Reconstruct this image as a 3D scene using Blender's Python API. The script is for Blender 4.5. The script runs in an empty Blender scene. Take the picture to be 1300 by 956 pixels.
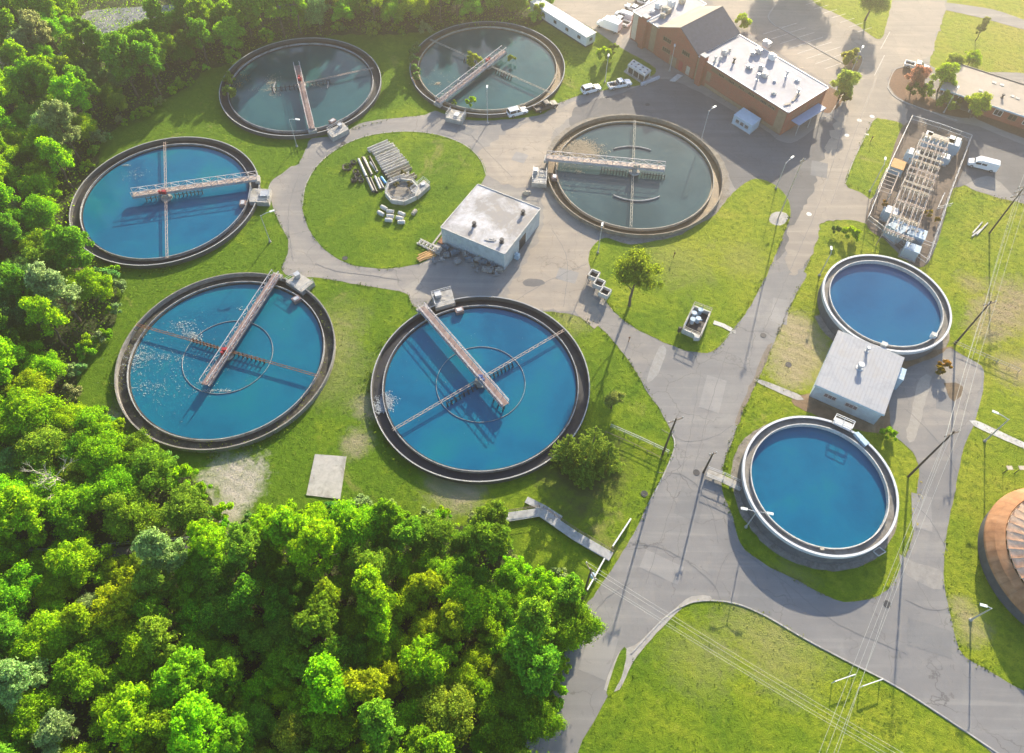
import bpy, math, random
import numpy as np
from mathutils import Vector, Matrix
random.seed(7)
rng = np.random.default_rng(7)
SC = bpy.context.scene
COL = SC.collection
PI = math.pi

# ------------------------------------------------------------------ camera solved from the eight tank rims
F, TH, RO, HC = 948.366, math.radians(54.5228), math.radians(1.0905), 110.791
CX, CY, IW, IH = 650.0, 433.0, 1300.0, 956.0
def P(px, py, z=0.0):
    """the point of the level plane at height z that the survey of the site puts at picture point px, py"""
    X, Y = px - CX, py - CY
    X, Y = X*math.cos(RO) + Y*math.sin(RO), -X*math.sin(RO) + Y*math.cos(RO)
    v = (X, F*math.cos(TH) - Y*math.sin(TH), -F*math.sin(TH) - Y*math.cos(TH))
    t = (z - HC)/v[2]
    return Vector((v[0]*t, v[1]*t, z))
def pts(lst, z=0.0): return [P(a, b, z) for a, b in lst]
cam = bpy.data.cameras.new('camera'); camo = bpy.data.objects.new('camera', cam); COL.objects.link(camo)
r = Vector((1, 0, 0)); u = Vector((0, math.sin(TH), math.cos(TH))); fw = Vector((0, math.cos(TH), -math.sin(TH)))
r2 = r*math.cos(RO) + u*math.sin(RO); u2 = u*math.cos(RO) - r*math.sin(RO)
M = Matrix((r2, u2, -fw)).transposed().to_4x4(); M.translation = Vector((0, 0, HC))
camo.matrix_world = M
CR, CU, CFW = r2.copy(), u2.copy(), fw.copy()
cam.sensor_width = 36; cam.lens = F/IW*36; cam.shift_y = -(IH/2 - CY)/IW
cam.clip_start = 1; cam.clip_end = 6000
SC.camera = camo

# ------------------------------------------------------------------ light
SUN_EL, SUN_AZ = math.radians(20.5), math.radians(19.5)
w = bpy.data.worlds.new('World'); SC.world = w; w.use_nodes = True
nt = w.node_tree; bg = nt.nodes['Background']
sky = nt.nodes.new('ShaderNodeTexSky'); sky.sky_type = 'NISHITA'; sky.sun_disc = False
sky.sun_elevation = SUN_EL; sky.sun_rotation = SUN_AZ; sky.air_density = 1.0; sky.dust_density = 0.6; sky.ozone_density = 3.0
nt.links.new(sky.outputs[0], bg.inputs[0]); bg.inputs[1].default_value = 0.115
sl = bpy.data.lights.new('sun', 'SUN'); sl.energy = 5.0; sl.angle = math.radians(0.6); sl.color = (1.0, 0.87, 0.66)
so = bpy.data.objects.new('sun', sl); COL.objects.link(so)
sd = Vector((math.sin(SUN_AZ)*math.cos(SUN_EL), math.cos(SUN_AZ)*math.cos(SUN_EL), math.sin(SUN_EL)))
so.rotation_euler = sd.to_track_quat('Z', 'Y').to_euler(); so.location = (60, 200, 150)
SC.view_settings.view_transform = 'Standard'; SC.view_settings.look = 'None'; SC.view_settings.gamma = 1
SC.view_settings.exposure = 1.74
SC.render.engine = 'CYCLES'
SC.cycles.use_denoising = True
SC.cycles.max_bounces = 6; SC.cycles.diffuse_bounces = 4; SC.cycles.glossy_bounces = 3; SC.cycles.transmission_bounces = 4
SC.cycles.transparent_max_bounces = 12; SC.cycles.volume_bounces = 0
SC.cycles.caustics_reflective = False; SC.cycles.caustics_refractive = False
SC.cycles.use_adaptive_sampling = True; SC.cycles.adaptive_threshold = 0.015

# ------------------------------------------------------------------ materials
MATS = {}
class NT:
    def __init__(s, name):
        s.m = bpy.data.materials.new(name); s.m.use_nodes = True; s.t = s.m.node_tree; s.t.nodes.clear()
        s.out = s.n('ShaderNodeOutputMaterial')
        MATS[name] = s.m
    def n(s, ty, **k):
        nd = s.t.nodes.new(ty)
        for a, b in k.items(): setattr(nd, a, b)
        return nd
    def l(s, a, b): s.t.links.new(a, b)
    def pos(s):
        return s.n('ShaderNodeNewGeometry').outputs['Position']
    def noise(s, vec, scale, detail=4, rough=0.6, dist=0.0):
        x = s.n('ShaderNodeTexNoise'); x.inputs['Scale'].default_value = scale; x.inputs['Detail'].default_value = detail
        x.inputs['Roughness'].default_value = rough; x.inputs['Distortion'].default_value = dist; s.l(vec, x.inputs['Vector']); return x.outputs['Fac']
    def ramp(s, fac, stops):
        x = s.n('ShaderNodeValToRGB'); e = x.color_ramp.elements
        while len(e) < len(stops): e.new(0.5)
        for i, (p, c) in enumerate(stops):
            e[i].position = p; e[i].color = (*c, 1) if not isinstance(c, (int, float)) else (c, c, c, 1)
        s.l(fac, x.inputs[0]); return x.outputs[0]
    def mix(s, fac, a, b, mode='MIX'):
        x = s.n('ShaderNodeMix', data_type='RGBA', blend_type=mode)
        for v, i in ((fac, 0), (a, 6), (b, 7)):
            if isinstance(v, (int, float)): x.inputs[i].default_value = v
            elif isinstance(v, tuple): x.inputs[i].default_value = (*v[:3], 1)
            else: s.l(v, x.inputs[i])
        return x.outputs[2]
    def math(s, op, a, b=0.0, clamp=False):
        x = s.n('ShaderNodeMath', operation=op, use_clamp=clamp)
        for v, i in ((a, 0), (b, 1)):
            if isinstance(v, (int, float)): x.inputs[i].default_value = v
            else: s.l(v, x.inputs[i])
        return x.outputs[0]
    def bump(s, h, strength=0.5, dist=0.1):
        x = s.n('ShaderNodeBump'); x.inputs['Strength'].default_value = strength; x.inputs['Distance'].default_value = dist
        s.l(h, x.inputs['Height']); return x.outputs[0]
    def surf(s, col, rough=0.8, normal=None, metal=0.0, spec=0.3):
        b = s.n('ShaderNodeBsdfPrincipled')
        if isinstance(col, tuple): b.inputs['Base Color'].default_value = (*col, 1)
        else: s.l(col, b.inputs['Base Color'])
        if isinstance(rough, (int, float)): b.inputs['Roughness'].default_value = rough
        else: s.l(rough, b.inputs['Roughness'])
        b.inputs['Metallic'].default_value = metal; b.inputs['Specular IOR Level'].default_value = spec
        if normal is not None: s.l(normal, b.inputs['Normal'])
        s.l(b.outputs[0], s.out.inputs[0]); return b

def simple(name, c, rough=0.7, var=0.25, scale=1.5, metal=0.0, bump=0.0, stain=None, spec=0.3):
    """plain paint / concrete / metal with uneven wear"""
    if name in MATS: return MATS[name]
    m = NT(name); p = m.pos()
    n = m.noise(p, scale, 6, 0.65, 0.4)
    dk = tuple(max(0, x*(1 - var)) for x in c); lt = tuple(min(1, x*(1 + var*0.6)) for x in c)
    col = m.ramp(n, [(0.3, dk), (0.55, c), (0.75, lt)])
    if stain:
        n2 = m.noise(p, scale*0.35, 5, 0.7, 0.8)
        col = m.mix(m.ramp(n2, [(0.5, 0.0), (0.68, 0.85)]), col, stain)
    nm = m.bump(m.noise(p, scale*6, 3), bump, 0.05) if bump else None
    m.surf(col, rough, nm, metal, spec); return m.m

WHITE = simple('white_paint', (0.72, 0.72, 0.70), 0.5, 0.12, 0.9)
CREAM = simple('cream_concrete', (0.42, 0.38, 0.31), 0.85, 0.25, 1.2, bump=0.2, stain=(0.24, 0.21, 0.16))
CONC = simple('concrete', (0.40, 0.38, 0.35), 0.9, 0.28, 1.1, bump=0.3, stain=(0.20, 0.19, 0.16))
CONCL = simple('pale_concrete', (0.56, 0.54, 0.50), 0.9, 0.2, 1.6, bump=0.2, stain=(0.33, 0.31, 0.27))
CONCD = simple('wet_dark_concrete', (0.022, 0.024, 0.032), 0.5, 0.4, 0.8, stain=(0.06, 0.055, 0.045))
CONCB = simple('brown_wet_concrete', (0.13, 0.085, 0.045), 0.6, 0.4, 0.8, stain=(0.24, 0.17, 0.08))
RIM = simple('rim_concrete', (0.44, 0.43, 0.40), 0.8, 0.25, 1.4, bump=0.2, stain=(0.24, 0.23, 0.2))
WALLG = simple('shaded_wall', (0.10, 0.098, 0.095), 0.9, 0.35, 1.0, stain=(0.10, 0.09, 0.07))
INNERG = simple('weir_concrete', (0.34, 0.34, 0.34), 0.8, 0.3, 1.4, stain=(0.12, 0.11, 0.10))
RIML = simple('coping_concrete', (0.36, 0.36, 0.36), 0.8, 0.2, 1.4, stain=(0.36, 0.35, 0.32))
RUSTDECK = simple('rusty_deck', (0.23, 0.16, 0.15), 0.8, 0.35, 1.6, stain=(0.30, 0.25, 0.23))
RAILW = simple('dull_rail_paint', (0.46, 0.44, 0.45), 0.6, 0.2, 1.2, stain=(.3, .24, .22))
RUST = simple('rust', (0.24, 0.11, 0.06), 0.85, 0.4, 2.0, stain=(0.12, 0.06, 0.04))
GALV = simple('galvanised_steel', (0.48, 0.49, 0.50), 0.45, 0.15, 2.0, metal=0.35)
STEELD = simple('dark_steel', (0.05, 0.05, 0.055), 0.6, 0.3, 2.0)
STEELP = simple('pale_pinkish_steel', (0.40, 0.31, 0.26), 0.6, 0.2, 2.0)
BLUEM = simple('blue_machine_paint', (0.06, 0.11, 0.28), 0.5, 0.2, 2.0)
REDM = simple('red_machine_paint', (0.35, 0.04, 0.05), 0.5, 0.2, 2.0)
PALEB = simple('pale_blue_paint', (0.40, 0.52, 0.60), 0.5, 0.12, 1.5)
SUBGREY = simple('transformer_paint', (0.36, 0.46, 0.54), 0.5, 0.12, 1.5)
TAN = simple('tan_steel', (0.50, 0.42, 0.32), 0.6, 0.2, 1.5)
GLASS = simple('dark_glass', (0.02, 0.025, 0.03), 0.12, 0.1, 1.0, spec=0.6)
TYRE = simple('tyre_rubber', (0.02, 0.02, 0.02), 0.9, 0.1, 4)
RIMM = simple('wheel_rim', (0.4, 0.4, 0.42), 0.4, 0.1, 4, metal=0.5)
CARW = simple('white_car_paint', (0.78, 0.78, 0.78), 0.3, 0.05, 1.0, spec=0.5)
CARD = simple('dark_car_paint', (0.07, 0.06, 0.055), 0.6, 0.1, 1.0, spec=0.5)
LAMPG = simple('lamp_glass', (0.75, 0.75, 0.7), 0.3, 0.05, 1.0)
REDL = simple('red_lens', (0.4, 0.02, 0.02), 0.3, 0.1, 1.0)
WOOD = simple('weathered_wood', (0.20, 0.16, 0.12), 0.85, 0.3, 2.0)
POLEW = simple('pole_wood', (0.085, 0.065, 0.05), 0.9, 0.3, 1.5)
PLANK = simple('orange_timber', (0.50, 0.30, 0.12), 0.8, 0.3, 2.0)
BARK = simple('bark', (0.13, 0.10, 0.075), 0.9, 0.35, 3.0)
DEADW = simple('bleached_wood', (0.42, 0.38, 0.32), 0.9, 0.25, 3.0)
BLACKP = simple('black_plastic', (0.025, 0.027, 0.03), 0.5, 0.2, 2.0)
BLUEP = simple('blue_plastic', (0.10, 0.36, 0.62), 0.45, 0.1, 2.0)
WIRE = simple('wire_metal', (0.42, 0.42, 0.38), 0.5, 0.1, 2.0)
GRAVM = simple('gravel', (0.26, 0.235, 0.20), 0.95, 0.35, 1.6, bump=0.8, stain=(0.14, 0.12, 0.09))
MARK = simple('road_paint', (0.66, 0.64, 0.58), 0.8, 0.3, 1.2)
SOIL = simple('bare_soil', (0.22, 0.15, 0.09), 0.95, 0.35, 0.9, bump=0.6, stain=(0.33, 0.26, 0.16))
MULCH = simple('mulch', (0.17, 0.10, 0.065), 0.95, 0.35, 2.0, bump=0.6)

# brick walls
m = NT('brick'); p = m.pos()
tc = m.n('ShaderNodeTexCoord'); br = m.n('ShaderNodeTexBrick'); br.inputs['Scale'].default_value = 1.0
br.inputs['Brick Width'].default_value = 0.45; br.inputs['Row Height'].default_value = 0.2; br.inputs['Mortar Size'].default_value = 0.012
br.inputs['Color1'].default_value = (0.38, 0.085, 0.05, 1); br.inputs['Color2'].default_value = (0.29, 0.06, 0.038, 1); br.inputs['Mortar'].default_value = (0.25, 0.2, 0.17, 1)
sx = m.n('ShaderNodeSeparateXYZ'); m.l(p, sx.inputs[0]); cb = m.n('ShaderNodeCombineXYZ')
m.l(m.math('SUBTRACT', sx.outputs[0], sx.outputs[1]), cb.inputs[0]); m.l(sx.outputs[2], cb.inputs[1]); m.l(cb.outputs[0], br.inputs['Vector'])
col = m.mix(m.ramp(m.noise(p, 0.5, 5, 0.7), [(0.35, 0.0), (0.7, 0.5)]), br.outputs[0], (0.24, 0.14, 0.09))
m.surf(col, 0.9); BRICK = m.m
BRICKT = simple('tan_brick', (0.28, 0.20, 0.13), 0.9, 0.2, 1.2)

# corrugated pale wall
m = NT('ribbed_cladding'); p = m.pos(); sx = m.n('ShaderNodeSeparateXYZ'); m.l(p, sx.inputs[0])
wv = m.math('SINE', m.math('MULTIPLY', m.math('ADD', m.math('MULTIPLY', sx.outputs[0], 0.87), m.math('MULTIPLY', sx.outputs[1], -0.5)), 14.0))
wv2 = m.math('SINE', m.math('MULTIPLY', m.math('ADD', m.math('MULTIPLY', sx.outputs[0], 0.5), m.math('MULTIPLY', sx.outputs[1], 0.87)), 14.0))
col = m.ramp(m.noise(p, 0.8, 5, 0.7), [(0.3, (0.36, 0.40, 0.41)), (0.6, (0.50, 0.55, 0.55)), (0.8, (0.56, 0.60, 0.60))])
m.surf(col, 0.55, m.bump(m.math('ADD', wv, wv2), 0.6, 0.06)); CLAD = m.m

def roofmat(name, base, dirty, rust, t0=0.42, t1=0.62):
    m = NT(name); p = m.pos()
    n1 = m.noise(p, 0.16, 7, 0.72, 0.6); n2 = m.noise(p, 0.9, 6, 0.7, 0.5)
    c = m.mix(m.ramp(n1, [(t0, 0.0), (t1, 1.0)]), base, dirty)
    c = m.mix(m.ramp(n2, [(0.52, 0.0), (0.72, 0.7)]), c, rust)
    c = m.mix(m.ramp(m.noise(p, 3.0, 4), [(0.3, 0.25), (0.6, 0.0)]), c, dirty)
    m.surf(c, 0.75, m.bump(n2, 0.15, 0.05)); return m.m
ROOFW = roofmat('stained_white_roof', (0.50, 0.50, 0.52), (0.26, 0.245, 0.235), (0.36, 0.30, 0.23), 0.40, 0.56)
ROOFB = roofmat('pale_membrane_roof', (0.35, 0.35, 0.39), (0.28, 0.28, 0.31), (0.31, 0.29, 0.27), 0.45, 0.62)
ROOFT = roofmat('tan_gravel_roof', (0.36, 0.305, 0.25), (0.26, 0.22, 0.18), (0.30, 0.25, 0.20))
ROOFS = simple('grey_shingles', (0.10, 0.105, 0.13), 0.9, 0.25, 1.3, bump=0.4)
m = NT('seamed_metal_roof'); p = m.pos(); sx = m.n('ShaderNodeSeparateXYZ'); m.l(p, sx.inputs[0])
a60 = m.math('ADD', m.math('MULTIPLY', sx.outputs[0], 0.87), m.math('MULTIPLY', sx.outputs[1], -0.5))
seam = m.math('POWER', m.math('ABSOLUTE', m.math('SINE', m.math('MULTIPLY', a60, PI/0.6))), 30)
seam = m.math('SUBTRACT', 1.0, m.math('POWER', m.math('ABSOLUTE', m.math('SINE', m.math('MULTIPLY', a60, PI/0.6))), 0.15))
n1 = m.noise(p, 0.3, 6, 0.7, 0.6)
c = m.ramp(n1, [(0.3, (0.24, 0.25, 0.27)), (0.5, (0.32, 0.33, 0.355)), (0.75, (0.30, 0.28, 0.26))])
c = m.mix(m.math('MULTIPLY', seam, 0.9, True), c, (0.17, 0.18, 0.20))
m.surf(c, 0.6, m.bump(seam, 0.4, 0.05)); ROOFM = m.m

# asphalt
def asphalt(name, base, lt, dk, crack=0.75):
    m = NT(name); p = m.pos()
    n1 = m.noise(p, 0.035, 6, 0.65, 0.8); n2 = m.noise(p, 0.25, 6, 0.7, 0.4); n3 = m.noise(p, 2.2, 5, 0.75)
    c = m.ramp(n1, [(0.32, dk), (0.5, base), (0.68, lt)])
    c = m.mix(m.ramp(n2, [(0.38, 0.45), (0.5, 0.0)]), c, dk)
    c = m.mix(m.ramp(n2, [(0.58, 0.0), (0.72, 0.5)]), c, lt)
    c = m.mix(m.ramp(n3, [(0.3, 0.35), (0.7, 0.0)]), c, dk)
    mp = m.n('ShaderNodeMapping'); mp.inputs['Rotation'].default_value = (0, 0, -1.12); mp.inputs['Scale'].default_value = (0.035, 0.75, 1); m.l(p, mp.inputs['Vector'])
    stk = m.noise(mp.outputs[0], 1.0, 5, 0.6, 0.2)
    c = m.mix(m.ramp(stk, [(0.36, 0.5), (0.50, 0.0)]), c, dk); c = m.mix(m.ramp(stk, [(0.54, 0.0), (0.68, 0.45)]), c, lt)
    vp = m.n('ShaderNodeTexVoronoi'); vp.distance = 'CHEBYCHEV'; vp.inputs['Scale'].default_value = 0.085; m.l(mp.outputs[0], vp.inputs['Vector']); vp2 = m.n('ShaderNodeTexVoronoi'); vp2.distance = 'CHEBYCHEV'; vp2.inputs['Scale'].default_value = 0.10; m.l(p, vp2.inputs['Vector'])
    sc2 = m.n('ShaderNodeSeparateColor'); m.l(vp2.outputs['Color'], sc2.inputs[0])
    c = m.mix(m.ramp(sc2.outputs[0], [(0.0, 0.30), (0.16, 0.30), (0.17, 0.0), (0.86, 0.0), (0.87, 0.28)]), c, dk)
    oil = m.noise(p, 0.7, 3, 0.5, 1.5); c = m.mix(m.ramp(oil, [(0.66, 0.0), (0.74, 0.5)]), c, tuple(x*0.6 for x in dk))
    dv = m.n('ShaderNodeVectorMath', operation='ADD'); wn = m.n('ShaderNodeTexNoise'); wn.inputs['Scale'].default_value = 0.5; wn.inputs['Detail'].default_value = 5
    m.l(p, wn.inputs['Vector']); sc = m.n('ShaderNodeVectorMath', operation='SCALE'); sc.inputs['Scale'].default_value = 2.2
    m.l(wn.outputs['Color'], sc.inputs[0]); m.l(p, dv.inputs[0]); m.l(sc.outputs[0], dv.inputs[1])
    vo = m.n('ShaderNodeTexVoronoi', feature='DISTANCE_TO_EDGE'); vo.inputs['Scale'].default_value = 0.13; m.l(dv.outputs[0], vo.inputs['Vector'])
    cr = m.ramp(vo.outputs['Distance'], [(0.0, 1.0), (0.010, 0.0)])
    msk = m.ramp(m.noise(p, 0.06, 3), [(0.42, 0.0), (0.60, crack)])
    c = m.mix(m.math('MULTIPLY', cr, msk), c, tuple(x*0.35 for x in dk))
    m.surf(c, 0.9, m.bump(n3, 0.35, 0.03)); return m.m
ASPH = asphalt('worn_asphalt', (0.220, 0.213, 0.207), (0.290, 0.275, 0.252), (0.170, 0.166, 0.165))
ASPHT = asphalt('sandy_asphalt', (0.245, 0.228, 0.212), (0.34, 0.305, 0.26), (0.185, 0.178, 0.172), 0.6)
ASPHD = asphalt('dark_asphalt', (0.150, 0.146, 0.146), (0.19, 0.182, 0.175), (0.105, 0.103, 0.105), 0.5)

# grass
m = NT('grass'); p = m.pos(); sx = m.n('ShaderNodeSeparateXYZ'); m.l(p, sx.inputs[0])
grad = m.math('ADD', m.math('MULTIPLY', sx.outputs[0], 0.0032), 0.475)
nb = m.noise(p, 0.030, 5, 0.65, 0.6); nm_ = m.noise(p, 0.14, 6, 0.7, 0.5); nf = m.noise(p, 0.9, 6, 0.75, 0.3); nff = m.noise(p, 5.0, 4, 0.8)
v = m.math('ADD', m.math('ADD', m.math('MULTIPLY', nb, 0.9), m.math('MULTIPLY', nm_, 0.8)), m.math('SUBTRACT', grad, 1.22))
c = m.ramp(v, [(0.0, (0.10, 0.185, 0.008)), (0.20, (0.19, 0.265, 0.012)), (0.40, (0.285, 0.320, 0.022)), (0.60, (0.35, 0.325, 0.045)), (0.85, (0.42, 0.33, 0.09))])
c = m.mix(m.ramp(nf, [(0.36, 0.65), (0.52, 0.0)]), c, (0.055, 0.115, 0.008))
c = m.mix(m.ramp(nf, [(0.56, 0.0), (0.72, 0.5)]), c, (0.32, 0.31, 0.06))
c = m.mix(m.ramp(nff, [(0.35, 0.45), (0.55, 0.0)]), c, (0.045, 0.09, 0.007))
for (bx, by, br_, st, bc) in [(296, 600, 4.2, 1.0, (.42, .38, .32)), (298, 620, 4.2, 1.0, (.42, .38, .32)), (292, 642, 3.6, 1.0, (.42, .38, .32)), (150, 528, 2.6, .8, (.36, .29, .2)), (425, 430, 5, .35, (.30, .27, .12)), (420, 470, 7, .35, (.30, .27, .12)), (440, 400, 4, .3, (.30, .27, .12)),
        (1270, 398, 4.5, .8, (.36, .27, .17)), (1300, 385, 5, .8, (.36, .27, .17)), (1250, 420, 3, .7, (.36, .27, .17)), (1290, 470, 4, .8, (.36, .27, .17)), (1232, 360, 2.6, .6, (.33, .25, .15)), (1010, 420, 5, .8, (.40, .32, .2)), (1015, 455, 6, .8, (.40, .32, .2)), (1000, 480, 3, .6, (.4, .32, .2)),
        (575, 618, 4.5, .6, (.34, .28, .2)), (600, 625, 3, .6, (.34, .28, .2)), (455, 560, 2.5, .7, (.36, .29, .2)), (1235, 800, 2.5, .7, (.36, .30, .16)), (1222, 770, 2, .7, (.36, .30, .16)), (950, 800, 5, .45, (.30, .27, .11)), (1000, 830, 6, .4, (.30, .27, .11)), (890, 830, 5, .35, (.30, .27, .11)),
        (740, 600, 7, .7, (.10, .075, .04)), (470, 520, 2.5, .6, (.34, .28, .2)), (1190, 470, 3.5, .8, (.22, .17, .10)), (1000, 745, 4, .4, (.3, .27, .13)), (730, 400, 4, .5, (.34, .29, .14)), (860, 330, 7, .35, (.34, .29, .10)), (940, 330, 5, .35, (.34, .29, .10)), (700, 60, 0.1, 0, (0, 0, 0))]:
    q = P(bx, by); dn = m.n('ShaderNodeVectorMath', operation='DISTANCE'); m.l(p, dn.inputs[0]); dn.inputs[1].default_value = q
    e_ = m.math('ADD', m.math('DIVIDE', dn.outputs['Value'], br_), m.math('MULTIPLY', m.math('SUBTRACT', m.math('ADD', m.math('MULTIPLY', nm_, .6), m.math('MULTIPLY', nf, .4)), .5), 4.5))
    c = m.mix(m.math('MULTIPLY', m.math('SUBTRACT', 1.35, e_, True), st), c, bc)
dry = m.ramp(m.noise(p, 0.075, 5, 0.7, 1.0), [(0.60, 0.0), (0.72, 0.55)])
c = m.mix(dry, c, (0.36, 0.28, 0.12))
mow = m.math('SINE', m.math('MULTIPLY', m.math('ADD', m.math('ADD', m.math('MULTIPLY', sx.outputs[0], 0.45), m.math('MULTIPLY', sx.outputs[1], 0.89)), m.math('MULTIPLY', nb, 9.0)), 3.4))
c = m.mix(m.math('MULTIPLY', m.math('ADD', mow, 0.6, True), 0.16), c, (0.09, 0.15, 0.01))
bb = m.math('ADD', m.math('MULTIPLY', nf, 1.0), m.math('MULTIPLY', nff, 0.5))
m.surf(c, 0.95, m.bump(bb, 0.8, 0.35), spec=0.1); GRASS = m.m
m = NT('forest_floor'); p = m.pos()
c = m.ramp(m.noise(p, 0.3, 6, 0.7), [(0.3, (0.018, 0.030, 0.008)), (0.55, (0.045, 0.062, 0.014)), (0.75, (0.10, 0.075, 0.04))])
m.surf(c, 0.95, m.bump(m.noise(p, 1.5, 5), 1.0, 0.4)); FLOOR = m.m

# water
def water(name, c1, c2, c3, rough=0.12):
    m = NT(name); p = m.pos()
    n1 = m.noise(p, 0.07, 4, 0.5, 0.8); n2 = m.noise(p, 0.35, 5, 0.6, 1.0)
    c = m.ramp(m.math('ADD', m.math('MULTIPLY', n1, 0.8), m.math('MULTIPLY', n2, 0.2)), [(0.35, c1), (0.5, c2), (0.66, c3)])
    str_ = m.noise(p, 0.5, 7, 0.75, 2.5); c = m.mix(m.ramp(str_, [(0.60, 0.0), (0.78, 0.16)]), c, (0.12, 0.17, 0.17))
    m.surf(c, rough, m.bump(m.math('ADD', m.noise(p, 1.6, 5, 0.65, 1.0), m.math('MULTIPLY', m.noise(p, 0.25, 3), 2.0)), 0.16, 0.08), spec=0.28); return m.m
WBLUE = water('deep_blue_water', (0.001, 0.078, 0.165), (0.002, 0.106, 0.198), (0.003, 0.135, 0.185))
WTEAL = water('teal_blue_water', (0.001, 0.084, 0.155), (0.002, 0.112, 0.182), (0.003, 0.134, 0.172))
WGREY = water('murky_teal_water', (0.015, 0.058, 0.064), (0.021, 0.078, 0.088), (0.030, 0.098, 0.094), 0.08)
WSTEEL = water('slate_water', (0.028, 0.058, 0.064), (0.038, 0.074, 0.082), (0.052, 0.094, 0.096), 0.1)
WSKY = water('azure_water', (0.004, 0.07, 0.17), (0.007, 0.09, 0.20), (0.010, 0.105, 0.21), 0.14)

# foliage: colour from each plant, varied leaf by leaf
def leafmat(name, trans=0.55, sat=1.0):
    m = NT(name); oi = m.n('ShaderNodeObjectInfo'); g = m.n('ShaderNodeNewGeometry')
    hsv = m.n('ShaderNodeHueSaturation')
    m.l(oi.outputs['Color'], hsv.inputs['Color'])
    m.l(m.math('ADD', m.math('MULTIPLY', g.outputs['Random Per Island'], 0.9), 0.55), hsv.inputs['Value'])
    m.l(m.math('ADD', m.math('MULTIPLY', m.noise(g.outputs['Position'], 0.5, 3), 0.05), 0.482), hsv.inputs['Hue'])
    d = m.n('ShaderNodeBsdfDiffuse'); t = m.n('ShaderNodeBsdfTranslucent'); mx = m.n('ShaderNodeMixShader'); mx.inputs[0].default_value = trans
    h2 = m.n('ShaderNodeHueSaturation'); h2.inputs['Value'].default_value = 1.35; h2.inputs['Hue'].default_value = 0.485; h2.inputs['Saturation'].default_value = 1.05
    m.l(hsv.outputs[0], h2.inputs['Color'])
    m.l(hsv.outputs[0], d.inputs[0]); m.l(h2.outputs[0], t.inputs[0]); m.l(d.outputs[0], mx.inputs[1]); m.l(t.outputs[0], mx.inputs[2])
    m.l(mx.outputs[0], m.out.inputs[0]); return m.m
LEAF = leafmat('leaves')
NEEDLE = leafmat('needles', 0.4)

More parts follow.
